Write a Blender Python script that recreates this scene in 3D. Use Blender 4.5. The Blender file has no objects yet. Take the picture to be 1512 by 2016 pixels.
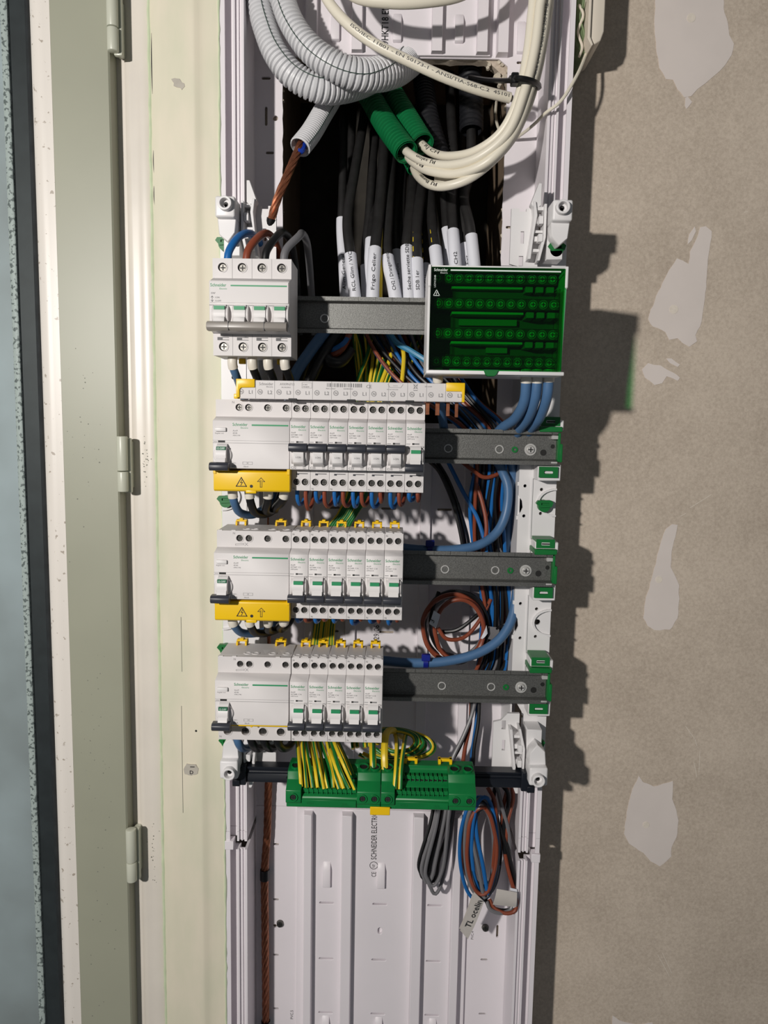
import bpy, bmesh, math, random
import numpy as np
from mathutils import Vector, Matrix
from mathutils.geometry import delaunay_2d_cdt

random.seed(7)
scn = bpy.context.scene
COL = scn.collection
S = 0.001                      # everything below is written in millimetres

# ------------------------------------------------------------------ camera
CAM = np.array([4.0, -812.3, 21.7]); PITCH, YAW, ROLL, F = .1166, -.0106, .0173, 1500.0
cp, sp, cy, sy = math.cos(PITCH), math.sin(PITCH), math.cos(YAW), math.sin(YAW)
FW = np.array([sy*cp, cy*cp, -sp]); R0 = np.array([cy, -sy, 0.0]); U0 = np.cross(R0, FW)
RT = R0*math.cos(ROLL) + U0*math.sin(ROLL); UP = -R0*math.sin(ROLL) + U0*math.cos(ROLL)
cam = bpy.data.cameras.new('camera'); cam_o = bpy.data.objects.new('camera', cam); COL.objects.link(cam_o)
cam.sensor_fit = 'VERTICAL'; cam.sensor_height = 36.0; cam.lens = 36.0*F/2016.0
cam.clip_start = .01; cam.clip_end = 50
m = Matrix.Identity(4)
for i, v in enumerate((RT, UP, -FW)):
    for j in range(3): m[j][i] = v[j]
for j in range(3): m[j][3] = CAM[j]*S
cam_o.matrix_world = m
scn.camera = cam_o

# ------------------------------------------------------------------ world, lamp, exposure
w = bpy.data.worlds.new('room_light'); scn.world = w; w.use_nodes = True
bg = w.node_tree.nodes['Background']; bg.inputs[0].default_value = (.86, .93, 1.0, 1); bg.inputs[1].default_value = .095
lamp = bpy.data.lights.new('work_lamp', 'POINT'); lamp.energy = 72.0; lamp.shadow_soft_size = .026; lamp.color = (1.0, .955, .905)
lamp_o = bpy.data.objects.new('work_lamp', lamp); COL.objects.link(lamp_o); lamp_o.location = (-.640, -1.330, .250)
scn.view_settings.view_transform = 'Standard'; scn.view_settings.look = 'None'
scn.view_settings.exposure = 0.0; scn.view_settings.gamma = 1.0; scn.view_settings.use_curve_mapping = False


def at(px, py, Y):
    """photograph position -> the point of the place that lies at depth Y (mm)"""
    d = FW + RT*(px-756)/F - UP*(py-1008)/F
    t = (Y-CAM[1])/d[1]
    p = CAM + d*t
    return (float(p[0]), float(Y), float(p[2]))


def ats(pts): return [at(*p) for p in pts]


# ------------------------------------------------------------------ materials
def lin(c):
    return tuple((v/255/12.92 if v/255 <= .04045 else ((v/255+.055)/1.055)**2.4) for v in c) + (1,)


MATS = {}


def mat(name, rgb, rough=.45, metal=0, var=0, scale=60, bump=0, bscale=400, spec=.5, coat=0, rgb2=None, detail=4):
    if name in MATS: return MATS[name]
    m = bpy.data.materials.new(name); m.use_nodes = True
    nt = m.node_tree; b = nt.nodes['Principled BSDF']
    b.inputs['Base Color'].default_value = lin(rgb); b.inputs['Roughness'].default_value = rough
    b.inputs['Metallic'].default_value = metal; b.inputs['Specular IOR Level'].default_value = spec
    b.inputs['Coat Weight'].default_value = coat
    if var or bump:
        tc = nt.nodes.new('ShaderNodeTexCoord')
        geo = nt.nodes.new('ShaderNodeNewGeometry')
    if var:
        n = nt.nodes.new('ShaderNodeTexNoise'); n.inputs['Scale'].default_value = scale; n.inputs['Detail'].default_value = detail
        nt.links.new(geo.outputs['Position'], n.inputs['Vector'])
        cr = nt.nodes.new('ShaderNodeValToRGB'); c = lin(rgb)
        c2 = lin(rgb2) if rgb2 else tuple(max(0, v*(1-var)) for v in c[:3]) + (1,)
        cr.color_ramp.elements[0].color = c2; cr.color_ramp.elements[1].color = c
        cr.color_ramp.elements[0].position = .35; cr.color_ramp.elements[1].position = .65
        nt.links.new(n.outputs['Fac'], cr.inputs['Fac']); nt.links.new(cr.outputs['Color'], b.inputs['Base Color'])
    if bump:
        n2 = nt.nodes.new('ShaderNodeTexNoise'); n2.inputs['Scale'].default_value = bscale; n2.inputs['Detail'].default_value = 3
        nt.links.new(geo.outputs['Position'], n2.inputs['Vector'])
        bp = nt.nodes.new('ShaderNodeBump'); bp.inputs['Strength'].default_value = bump; bp.inputs['Distance'].default_value = .0006
        nt.links.new(n2.outputs['Fac'], bp.inputs['Height']); nt.links.new(bp.outputs['Normal'], b.inputs['Normal'])
    MATS[name] = m
    return m


WHITE = mat('device_plastic', (217, 213, 212), .5, var=.03, scale=30, spec=.35)
WHITE2 = mat('device_plastic_toggle', (226, 223, 222), .42, spec=.35)
PVC = mat('trunking_pvc', (236, 230, 234), .45, var=.03, scale=12)
BRK = mat('bracket_plastic', (228, 226, 226), .4)
STEEL = mat('galvanised_steel', (124, 124, 121), .46, .7, var=.35, scale=900, bump=.25, bscale=1500, detail=2)
SCREW = mat('screw_metal', (104, 102, 98), .34, .9)
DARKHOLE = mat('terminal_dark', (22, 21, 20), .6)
GREEN = mat('green_plastic', (10, 118, 58), .38, var=.12, scale=40)
CLIPG = mat('green_clip_plastic', (6, 108, 46), .45)
PRINTG = mat('green_print', (34, 142, 92), .5)
PRINTD = mat('grey_print', (96, 96, 98), .6)
PRINTL = mat('light_print', (132, 131, 132), .6)
BRIGHT = mat('bright_zinc', (214, 213, 210), .34, .45)
PRINTW = mat('white_print', (214, 226, 218), .5)
INK = mat('black_ink', (24, 24, 28), .6)
YEL = mat('yellow_plastic', (238, 194, 14), .36)
TOG = mat('dark_toggle', (52, 54, 62), .36)
GREYBAR = mat('grey_toggle', (146, 140, 134), .36)
NAVY = mat('dark_rail_plastic', (20, 24, 32), .38)
BLUE = mat('blue_wire', (26, 100, 168), .36)
BROWN = mat('brown_wire', (134, 66, 44), .38)
SLATE = mat('slate_blue_cable', (76, 112, 152), .42, var=.08, scale=60)
BLACKW = mat('black_wire', (18, 18, 20), .4)
GREYW = mat('grey_wire', (112, 111, 114), .42)
BLKCAB = mat('black_cable', (34, 33, 33), .55, var=.35, scale=120)
EYEL = mat('earth_yellow', (226, 196, 44), .38)
EGRN = mat('earth_green', (26, 112, 48), .38)
CREAM = mat('cream_cable', (233, 226, 208), .38)
GREYC = mat('grey_conduit', (214, 214, 216), .42)
GRNC = mat('green_conduit', (8, 116, 64), .45, var=.15, scale=50)
BLKC = mat('black_conduit', (26, 27, 31), .45)
COPPER = mat('copper', (176, 112, 82), .36, .75, var=.3, scale=200)
FERR = mat('ferrule_sleeve', (224, 218, 206), .4)
SLEEVE = mat('label_sleeve', (226, 227, 234), .5)
TAPE = mat('paper_label', (196, 190, 184), .55, var=.06, scale=80)
BLKTAPE = mat('black_tape', (14, 14, 16), .35)
TIEB = mat('blue_tie', (20, 34, 130), .35)
BRASS = mat('terminal_brass', (196, 176, 120), .35, .8)
CREAMBOX = mat('cream_box', (226, 216, 200), .42)
BOXGRN = mat('box_green', (120, 140, 100), .4, var=.3, scale=90)
DOORP = mat('door_paint', (157, 158, 140), .42, var=.06, scale=9)
FRAMEP = mat('frame_paint', (226, 219, 208), .34, var=.07, scale=14)
HINGE = mat('hinge_paint', (196, 198, 182), .35)
SEAL = mat('rubber_seal', (40, 44, 46), .5, var=.4, scale=60)
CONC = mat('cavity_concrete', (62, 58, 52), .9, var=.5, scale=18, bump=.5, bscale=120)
STUD = mat('cavity_board', (138, 118, 96), .85, var=.2, scale=25)
TORN = mat('torn_gypsum', (206, 196, 178), .9, var=.2, scale=150, bump=.6, bscale=300)
FILL = mat('filler', (226, 216, 209), .75, var=.05, scale=22)
FILLS = mat('filler_screw_spot', (232, 222, 208), .7, var=.08, scale=300)
PEEL = mat('peeled_paint', (190, 184, 172), .8, var=.1, scale=80)
BEADP = mat('plaster_bead', (206, 218, 184), .8, var=.1, scale=60)
PENCIL = mat('pencil_mark', (120, 122, 112), .8)


def drywall():
    m = bpy.data.materials.new('drywall_paper'); m.use_nodes = True; nt = m.node_tree; b = nt.nodes['Principled BSDF']
    b.inputs['Roughness'].default_value = .85; b.inputs['Specular IOR Level'].default_value = .25
    geo = nt.nodes.new('ShaderNodeNewGeometry')
    def noise(sc, det, rough=.6):
        n = nt.nodes.new('ShaderNodeTexNoise'); n.inputs['Scale'].default_value = sc; n.inputs['Detail'].default_value = det
        n.inputs['Roughness'].default_value = rough; nt.links.new(geo.outputs['Position'], n.inputs['Vector']); return n
    a, c = noise(9, 4), noise(330, 5, .7)
    mx = nt.nodes.new('ShaderNodeMixRGB'); mx.inputs['Fac'].default_value = .62
    nt.links.new(a.outputs['Fac'], mx.inputs[1]); nt.links.new(c.outputs['Fac'], mx.inputs[2])
    cr = nt.nodes.new('ShaderNodeValToRGB')
    cr.color_ramp.elements[0].position = .36; cr.color_ramp.elements[0].color = lin((182, 168, 152))
    cr.color_ramp.elements[1].position = .62; cr.color_ramp.elements[1].color = lin((212, 198, 181))
    nt.links.new(mx.outputs[0], cr.inputs['Fac']); nt.links.new(cr.outputs['Color'], b.inputs['Base Color'])
    bp = nt.nodes.new('ShaderNodeBump'); bp.inputs['Strength'].default_value = .18; bp.inputs['Distance'].default_value = .0005
    nt.links.new(c.outputs['Fac'], bp.inputs['Height']); nt.links.new(bp.outputs['Normal'], b.inputs['Normal'])
    MATS['drywall_paper'] = m; return m


def plaster():
    m = bpy.data.materials.new('cream_plaster'); m.use_nodes = True; nt = m.node_tree; b = nt.nodes['Principled BSDF']
    b.inputs['Roughness'].default_value = .6
    geo = nt.nodes.new('ShaderNodeNewGeometry')
    mp = nt.nodes.new('ShaderNodeMapping'); mp.inputs['Scale'].default_value = (1, 1, .35)
    nt.links.new(geo.outputs['Position'], mp.inputs['Vector'])
    n = nt.nodes.new('ShaderNodeTexNoise'); n.inputs['Scale'].default_value = 26; n.inputs['Detail'].default_value = 6
    nt.links.new(mp.outputs[0], n.inputs['Vector'])
    cr = nt.nodes.new('ShaderNodeValToRGB')
    cr.color_ramp.elements[0].position = .35; cr.color_ramp.elements[0].color = lin((214, 212, 188))
    cr.color_ramp.elements[1].position = .6; cr.color_ramp.elements[1].color = lin((226, 218, 197))
    nt.links.new(n.outputs['Fac'], cr.inputs['Fac']); nt.links.new(cr.outputs['Color'], b.inputs['Base Color'])
    return m


def speckled(name, base, spot, sc, thr, rough=.4):
    m = bpy.data.materials.new(name); m.use_nodes = True; nt = m.node_tree; b = nt.nodes['Principled BSDF']
    b.inputs['Roughness'].default_value = rough
    geo = nt.nodes.new('ShaderNodeNewGeometry')
    n = nt.nodes.new('ShaderNodeTexNoise'); n.inputs['Scale'].default_value = sc; n.inputs['Detail'].default_value = 5
    nt.links.new(geo.outputs['Position'], n.inputs['Vector'])
    cr = nt.nodes.new('ShaderNodeValToRGB'); cr.color_ramp.elements[0].position = thr-.04; cr.color_ramp.elements[0].color = lin(spot)
    cr.color_ramp.elements[1].position = thr; cr.color_ramp.elements[1].color = lin(base)
    nt.links.new(n.outputs['Fac'], cr.inputs['Fac']); nt.links.new(cr.outputs['Color'], b.inputs['Base Color'])
    return m


def clear(name, tint, refl=.12, rough=.03):
    m = bpy.data.materials.new(name); m.use_nodes = True; nt = m.node_tree; nt.nodes.clear()
    out = nt.nodes.new('ShaderNodeOutputMaterial'); mix = nt.nodes.new('ShaderNodeMixShader')
    t = nt.nodes.new('ShaderNodeBsdfTransparent'); t.inputs[0].default_value = tint
    g = nt.nodes.new('ShaderNodeBsdfGlossy'); g.inputs['Roughness'].default_value = rough; g.inputs[0].default_value = (.9, .95, .92, 1)
    lw = nt.nodes.new('ShaderNodeLayerWeight'); lw.inputs[0].default_value = .5
    pw = nt.nodes.new('ShaderNodeMath'); pw.operation = 'POWER'; pw.inputs[1].default_value = 4.0
    ma = nt.nodes.new('ShaderNodeMath'); ma.operation = 'MULTIPLY_ADD'; ma.inputs[1].default_value = .6; ma.inputs[2].default_value = refl
    nt.links.new(lw.outputs['Facing'], pw.inputs[0]); nt.links.new(pw.outputs[0], ma.inputs[0]); nt.links.new(ma.outputs[0], mix.inputs[0])
    nt.links.new(t.outputs[0], mix.inputs[1]); nt.links.new(g.outputs[0], mix.inputs[2]); nt.links.new(mix.outputs[0], out.inputs[0])
    MATS[name] = m
    return m


DRY = drywall(); PLAST = plaster()
BEADM = speckled('glazing_bead_dusty', (226, 220, 212), (170, 160, 148), 160, .36)
GALV = speckled('galvanised_spacer', (190, 196, 192), (110, 116, 114), 260, .47, .5)
COVER = clear('green_clear_cover', (.08, .70, .30, 1), .03, .05)
GLASSM = clear('window_glass', (.95, .97, .97, 1), .06, .02)
GLASSBACK = mat('outer_pane_grime_reflection', (196, 206, 211), .5, var=.3, scale=3.2, detail=7, rgb2=(142, 146, 146))  # dirty pane; broad lighter and darker areas also paint in reflected light


# ------------------------------------------------------------------ mesh builder
TXT = {}


def text_geo(s, bold=0):
    k = (s, bold)
    if k not in TXT:
        cu = bpy.data.curves.new('t', 'FONT'); cu.body = s; cu.size = 1; cu.resolution_u = 2; cu.offset = bold
        o = bpy.data.objects.new('t', cu); COL.objects.link(o)
        dg = bpy.context.evaluated_depsgraph_get(); dg.update()
        me = o.evaluated_get(dg).to_mesh()
        v = np.array([tuple(q.co[:2]) for q in me.vertices]) if len(me.vertices) else np.zeros((0, 2))
        f = [tuple(p.vertices) for p in me.polygons]
        bpy.data.objects.remove(o); bpy.data.curves.remove(cu)
        TXT[k] = (v, f)
    return TXT[k]


class MB:
    def __init__(s): s.v = []; s.f = []; s.m = []; s.cur = 0
    def add(s, vs, fs):
        b = len(s.v); s.v += [tuple(map(float, q)) for q in vs]
        for f in fs: s.f.append(tuple(b+i for i in f)); s.m.append(s.cur)
        return s
    def mt(s, i): s.cur = i; return s
    def box(s, x0, x1, y0, y1, z0, z1):
        vs = [(x, y, z) for x in (x0, x1) for y in (y0, y1) for z in (z0, z1)]
        return s.add(vs, [(0, 1, 3, 2), (4, 6, 7, 5), (0, 4, 5, 1), (2, 3, 7, 6), (0, 2, 6, 4), (1, 5, 7, 3)])
    def ext(s, prof, axis, a, b):
        """closed profile extruded: axis x -> profile (y,z); y -> (x,z); z -> (x,y)"""
        n = len(prof)
        def P(t, q): return {'x': (t, q[0], q[1]), 'y': (q[0], t, q[1]), 'z': (q[0], q[1], t)}[axis]
        vs = [P(a, q) for q in prof] + [P(b, q) for q in prof]
        fs = [(i, (i+1) % n, n+(i+1) % n, n+i) for i in range(n)] + [tuple(range(n))[::-1], tuple(range(n, 2*n))]
        return s.add(vs, fs)
    def cyl(s, c, axis, r, h, n=16, r2=None):
        """solid cylinder / cone frustum from c along +axis over h"""
        r2 = r if r2 is None else r2; a = Vector(axis).normalized()
        u = a.orthogonal().normalized(); w_ = a.cross(u); c = Vector(c); vs = []
        for rr, t in ((r, 0), (r2, h)):
            for i in range(n):
                an = 2*math.pi*i/n; vs.append(c + a*t + (u*math.cos(an)+w_*math.sin(an))*rr)
        fs = [(i, (i+1) % n, n+(i+1) % n, n+i) for i in range(n)] + [tuple(range(n))[::-1], tuple(range(n, 2*n))]
        return s.add(vs, fs)
    def ring(s, c, axis, ro, ri, h, n=20, sx=1.0):
        a = Vector(axis).normalized(); c = Vector(c)
        u = Vector((1, 0, 0)) if abs(a.x) < .9 else Vector((0, 1, 0)); u = (u - a*u.dot(a)).normalized(); w_ = a.cross(u); vs = []
        for rr, t in ((ro, 0), (ro, h), (ri, h), (ri, 0)):
            for i in range(n):
                an = 2*math.pi*i/n; vs.append(c + a*t + (u*math.cos(an)*sx+w_*math.sin(an))*rr)
        fs = []
        for k in range(4):
            o, p = k*n, ((k+1) % 4)*n
            fs += [(o+i, o+(i+1) % n, p+(i+1) % n, p+i) for i in range(n)]
        return s.add(vs, fs)
    def tube(s, path, r, n=10, caps=True, mats=None, twist=0):
        """path: polyline (k,3); r: number or list; mats: per-side material indices"""
        P = np.asarray(path, float); k = len(P); T = np.gradient(P, axis=0); T /= np.linalg.norm(T, axis=1)[:, None]+1e-12
        N = np.zeros_like(P); a = np.array([0, -1., 0]) if abs(T[0][1]) < .9 else np.array([1., 0, 0])
        N[0] = a - T[0]*a.dot(T[0]); N[0] /= np.linalg.norm(N[0])
        for i in range(1, k):
            q = N[i-1]-T[i]*N[i-1].dot(T[i]); N[i] = q/(np.linalg.norm(q)+1e-12)
        B = np.cross(T, N); rr = np.full(k, r, float) if np.isscalar(r) else np.asarray(r, float)
        base = len(s.v)
        an = 2*math.pi*np.arange(n)/n
        for i in range(k):
            aa = an + twist*i
            ring = P[i] + rr[i]*(np.cos(aa)[:, None]*N[i]+np.sin(aa)[:, None]*B[i])
            s.v += [tuple(map(float, q)) for q in ring]
        for i in range(k-1):
            for j in range(n):
                s.f.append((base+i*n+j, base+i*n+(j+1) % n, base+(i+1)*n+(j+1) % n, base+(i+1)*n+j))
                s.m.append(mats[j] if mats else s.cur)
        if caps:
            s.f.append(tuple(base+j for j in range(n))[::-1]); s.m.append(s.cur)
            s.f.append(tuple(base+(k-1)*n+j for j in range(n))); s.m.append(s.cur)
        return s
    def plate(s, outer, holes, y0, y1, wall=True):
        """flat plate in the XZ plane, front at y0, back at y1, with holes"""
        loops = [outer]+list(holes); vs2 = []; edges = []; idx = []
        for lp in loops:
            if sum(a[0]*b[1]-b[0]*a[1] for a, b in zip(lp, lp[1:]+lp[:1])) < 0: lp = lp[::-1]
            b = len(vs2); n = len(lp); vs2 += [Vector(q) for q in lp]; edges += [(b+i, b+(i+1) % n) for i in range(n)]
            idx.append([b+i for i in range(n)])
        faces = [idx[0]] + idx[1:]
        ov, oe, of, a1, a2, a3 = delaunay_2d_cdt(vs2, edges, faces, 1, 1e-6)
        keep = [f for f, src in zip(of, a3) if 0 in src and all(h not in src for h in range(1, len(loops)))]
        nv = len(ov)
        vs = [(q[0], y0, q[1]) for q in ov]+[(q[0], y1, q[1]) for q in ov]
        fs = [tuple(f) for f in keep]+[tuple(nv+i for i in f[::-1]) for f in keep]
        cnt = {}
        for f in keep:
            for i in range(len(f)):
                e = (f[i], f[(i+1) % len(f)]); cnt.setdefault(tuple(sorted(e)), []).append(e)
        if wall:
            for k, es in cnt.items():
                if len(es) == 1: a, b = es[0]; fs.append((b, a, nv+a, nv+b))
        return s.add(vs, fs)
    def text(s, t, o, size, right=(1, 0, 0), up=(0, 0, 1), align='L', bold=0, wrap=0, xs=1.0, fit=0):
        v, f = text_geo(t, bold)
        if not len(v): return s
        v = v.copy(); wd = v[:, 0].max()-min(0, v[:, 0].min())
        if fit: xs = fit/(wd*size)
        if align == 'C': v[:, 0] -= wd/2
        right = Vector(right).normalized(); up = Vector(up).normalized(); nrm = right.cross(up); o = Vector(o)
        vs = []
        for x, y in v:
            q = o + right*(x*size*xs) + up*(y*size)
            if wrap:
                h = (y-.33)*size
                q += nrm*(math.sqrt(max(0.01, wrap*wrap-h*h))-wrap)
            vs.append(q)
        return s.add(vs, f)
    def stroke(s, pts, wd, y=None, nrm=(0, -1, 0)):
        """flat drawn line (print) as quads facing nrm"""
        n = Vector(nrm)
        for a, b in zip(pts[:-1], pts[1:]):
            a, b = Vector(a), Vector(b); d = (b-a).normalized(); sd = d.cross(n).normalized()*(wd/2); e = d*(wd/2)
            s.add([a-e+sd, b+e+sd, b+e-sd, a-e-sd], [(0, 1, 2, 3)])
        return s
    def mesh(s, name, mats, org=(0, 0, 0), bevel=0, seg=1, ang=30, mirror=None):
        me = bpy.data.meshes.new(name); o = np.array(org, float)
        vv = (np.array(s.v, float)-o)*S
        me.from_pydata([tuple(q) for q in vv], [], s.f)
        for mm in (mats if isinstance(mats, (list, tuple)) else [mats]): me.materials.append(mm)
        me.polygons.foreach_set('material_index', s.m)
        bm = bmesh.new(); bm.from_mesh(me)
        bmesh.ops.recalc_face_normals(bm, faces=bm.faces) if bevel != -1 else None
        if bevel > 0:
            ed = [e for e in bm.edges if len(e.link_faces) == 2 and e.calc_face_angle(0) > math.radians(ang)]
            bmesh.ops.bevel(bm, geom=ed, offset=bevel*S, segments=seg, profile=.5, affect='EDGES', clamp_overlap=True)
        bm.to_mesh(me); bm.free()
        me.polygons.foreach_set('use_smooth', [True]*len(me.polygons)); me.set_sharp_from_angle(angle=math.radians(38))
        return me


def obj(name, me, parent=None, loc=(0, 0, 0)):
    o = bpy.data.objects.new(name, me); COL.objects.link(o); o.location = [q*S for q in loc]
    if parent is not None: o.parent = parent
    return o


def tag(o, label=None, cat=None, group=None, kind=None):
    if label: o['label'] = label
    if cat: o['category'] = cat
    if group: o['group'] = group
    if kind: o['kind'] = kind
    return o


def thing(name, loc, label, cat, group=None, kind=None):
    o = obj(name, None, None, loc); o.empty_display_size = .01
    return tag(o, label, cat, group, kind)


def part(name, mb, mats, parent, world=True, **k):
    """a part whose coordinates are in world mm (world) or in the thing's own frame"""
    org = (0, 0, 0)
    if world and parent is not None:
        q = Vector((0, 0, 0)); p = parent
        while p is not None: q += p.location; p = p.parent
        org = tuple(q/S)
    return obj(name, mb.mesh(name, mats, org, **k), parent)


def solo(name, mb, mats, label, cat, group=None, kind=None, **k):
    v = np.array(mb.v); c = (v.min(0)+v.max(0))/2; c[2] = v[:, 2].min()
    o = obj(name, mb.mesh(name, mats, tuple(c), **k), None, tuple(c))
    return tag(o, label, cat, group, kind)


def copy_tree(o, parent=None):
    c = o.copy(); COL.objects.link(c)
    if parent is not None: c.parent = parent
    for ch in list(o.children): copy_tree(ch, c)
    return c


def spline(pts, step=2.5):
    """Catmull-Rom through pts, resampled at even spacing"""
    P = np.array(pts, float)
    if len(P) < 3:
        n = max(2, int(np.linalg.norm(P[-1]-P[0])/step)); return np.array([P[0]+(P[-1]-P[0])*i/n for i in range(n+1)])
    Q = np.vstack([2*P[0]-P[1], P, 2*P[-1]-P[-2]]); out = []
    for i in range(1, len(Q)-2):
        p0, p1, p2, p3 = Q[i-1:i+3]
        for t in np.linspace(0, 1, 24, endpoint=False):
            out.append(.5*((2*p1)+(-p0+p2)*t+(2*p0-5*p1+4*p2-p3)*t*t+(-p0+3*p1-3*p2+p3)*t**3))
    out.append(P[-1]); D = np.array(out); L = np.r_[0, np.cumsum(np.linalg.norm(np.diff(D, axis=0), axis=1))]
    n = max(3, int(L[-1]/step)); t = np.linspace(0, L[-1], n+1)
    return np.stack([np.interp(t, L, D[:, k]) for k in range(3)], 1)


def wire(name, pts, r, m, label, cat='wire', group=None, n=8, step=3.0, world=False):
    P = spline(pts if world else ats(pts), step)
    mb = MB()
    if m == 'earth':
        ph = random.Random(str(P[0])).randrange(12); pat = [0, 0, 0, 0, 1, 1]*2
        mb.tube(P, r, 12, mats=pat[ph:]+pat[:ph], twist=.03); mats = [EYEL, EGRN]
    elif m == 'earth2':
        ph = random.Random(str(P[0])).randrange(12); pat = [0, 0, 1, 1, 1, 1]*2
        mb.tube(P, r, 12, mats=pat[ph:]+pat[:ph], twist=.02); mats = [EYEL, EGRN]
    else:
        mb.tube(P, r, n); mats = m
    o = solo(name, mb, mats, label, cat, group)
    return o, P


def ordinal(i): return ['first', 'second', 'third', 'fourth', 'fifth', 'sixth', 'seventh', 'eighth', 'ninth', 'tenth', 'eleventh', 'twelfth'][i]


def circ(cx, cz, r, n=16, sx=1.0): return [(cx+r*sx*math.cos(2*math.pi*i/n), cz+r*math.sin(2*math.pi*i/n)) for i in range(n)]


def slot(cx, cz, l, h, n=5):
    """rounded slot outline, l long in x"""
    r = h/2; a = l/2-r
    return [(cx+a+r*math.cos(t), cz+r*math.sin(t)) for t in np.linspace(-math.pi/2, math.pi/2, n)] + \
           [(cx-a+r*math.cos(t), cz+r*math.sin(t)) for t in np.linspace(math.pi/2, 3*math.pi/2, n)]


def vslot(cx, cz, l, h, n=5): return [(cx-(b-cz), cz+(a-cx)) for a, b in slot(cx, cz, l, h, n)]


def rect(x0, x1, z0, z1): return [(x0, z0), (x1, z0), (x1, z1), (x0, z1)]


def jag(pts, amp, step=4):
    """a torn edge through pts"""
    out = []
    for a, b in zip(pts, pts[1:]+pts[:1]):
        n = max(1, int(math.hypot(b[0]-a[0], b[1]-a[1])/step))
        for i in range(n):
            t = i/n; out.append((a[0]+(b[0]-a[0])*t+random.uniform(-amp, amp)*(i > 0), a[1]+(b[1]-a[1])*t+random.uniform(-amp, amp)*(i > 0)))
    return out

# ================================================================== THE SETTING
YW = 65.0
wr = thing('wall_right', (250, YW, -1000), 'brown-grey paper-faced drywall board with pale filler patches', 'wall', kind='structure')
hole = jag([(-125, 18), (124, 18), (123, 205), (124, 372), (117, 396), (108, 404), (96, 413), (-125, 414)], .9, 6)
part('board', MB().plate(rect(-185, 900, -1300, 1000), [hole], YW, YW+13), DRY, wr)


def pxpoly(pts, ox, oy, sc, Y):
    return [(lambda q: (q[0], q[2]))(at(ox+sc*x, oy+sc*y, Y)) for x, y in pts]


PATCH = [
    ([(690, -60), (680, 200), (690, 340), (712, 480), (760, 560), (810, 565), (840, 630), (890, 690), (940, 680), (985, 630), (1040, 590), (1110, 530), (1180, 460), (1225, 390), (1242, 310), (1210, 250), (1200, 170), (1175, 90), (1165, -60)], 1100, 0, .2778),
    ([(898, 692), (915, 684), (945, 722), (925, 750), (905, 772), (894, 748)], 1100, 0, .2778),
    ([(740, 745), (790, 600), (860, 460), (925, 355), (1000, 392), (1010, 310), (1060, 210), (1075, 155), (1110, 148), (1150, 180), (1140, 260), (1130, 330), (1120, 430), (1115, 540), (1100, 650), (1085, 760), (1045, 850), (1055, 890), (1005, 925), (960, 900), (930, 870), (875, 880), (850, 830), (770, 795)], 1050, 400, .3056),
    ([(1040, 150), (1048, 180), (1020, 240), (995, 265), (1005, 200)], 1050, 400, .3056),
    ([(700, 1070), (740, 1030), (820, 1045), (900, 1090), (945, 1125), (930, 1145), (860, 1115), (830, 1160), (780, 1172), (720, 1125)], 1050, 400, .3056),
    ([(855, 1000), (890, 1000), (945, 1040), (930, 1055), (880, 1030)], 1050, 400, .3056),
    ([(855, 265), (895, 235), (930, 240), (915, 320), (890, 430), (885, 510), (910, 560), (940, 630), (938, 740), (930, 840), (895, 900), (880, 915), (780, 918), (735, 890), (708, 840), (715, 770), (735, 680), (765, 580), (800, 430), (830, 330)], 1050, 960, .3056),
    ([(972, 143), (990, 170), (1035, 188), (1115, 165), (1112, 240), (1130, 290), (1138, 330), (1130, 400), (1110, 440), (1108, 480), (1060, 522), (1020, 500), (990, 465), (930, 425), (910, 385), (925, 280), (945, 200)], 800, 1460, .4709),
    ([(862, 1145), (890, 1165), (960, 1185), (1030, 1175), (1030, 1300), (855, 1300)], 800, 1460, .4709)]
for pts, ox, oy, sc in PATCH:
    part('filler_patch', MB().plate(jag(pxpoly(pts, ox, oy, sc, YW-.5), .7, 5), [], YW-.45, YW+.3), FILL, wr)
for x, y, r in [(1361, 35, 4.6), (1326.6, 609, 4.8), (1297.5, 1141, 4), (1272, 1624, 4)]:
    q = at(x, y, YW-.6)
    sp_ = part('filled_screw_spot', MB().cyl((q[0], YW-.75, q[2]), (0, 1, 0), r, .6, 18), FILLS, wr)
sm = MB()
for a, b in [((1358, 1000), (1400, 974)), ((1340, 1016), (1350, 1011)), ((1350, 1430), (1368, 1455)), ((1368, 1455), (1372, 1468)), ((1366, 1500), (1372, 1530)), ((1378, 1480), (1376, 1520)), ((1295, 1880), (1318, 1922)), ((1304, 1876), (1322, 1915)), ((1276, 1905), (1284, 1912)), ((1465, 418), (1472, 416)), ((1194, 364), (1197, 365))]:
    p, q = at(*a, YW-.08), at(*b, YW-.08); sm.stroke([p, q], .55)
part('scuff_mark', sm, FILLS, wr)['kind'] = 'stuff'
# torn paper and crumbled gypsum along the hole
tg = MB()
for k in range(26):
    x = random.uniform(96, 121); z = random.uniform(388, 414) if k < 16 else random.uniform(205, 380); x = 119 if k >= 16 else x
    if x+z < 500: x = 121
    tg.cyl((x, YW-1.5-random.random()*2, z), (random.uniform(-.4, .4), 1, random.uniform(-.4, .4)), random.uniform(1.2, 3.6), random.uniform(3, 9), 6, random.uniform(1, 3))
for k in range(14):
    tg.cyl((-123.5+random.uniform(-.6, .6), YW-3.5, random.uniform(210, 405)), (random.uniform(-.2, .3), 1, 0), random.uniform(.5, 1.2), 5, 5)
part('torn_gypsum', tg, TORN, wr)['kind'] = 'stuff'

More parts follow.
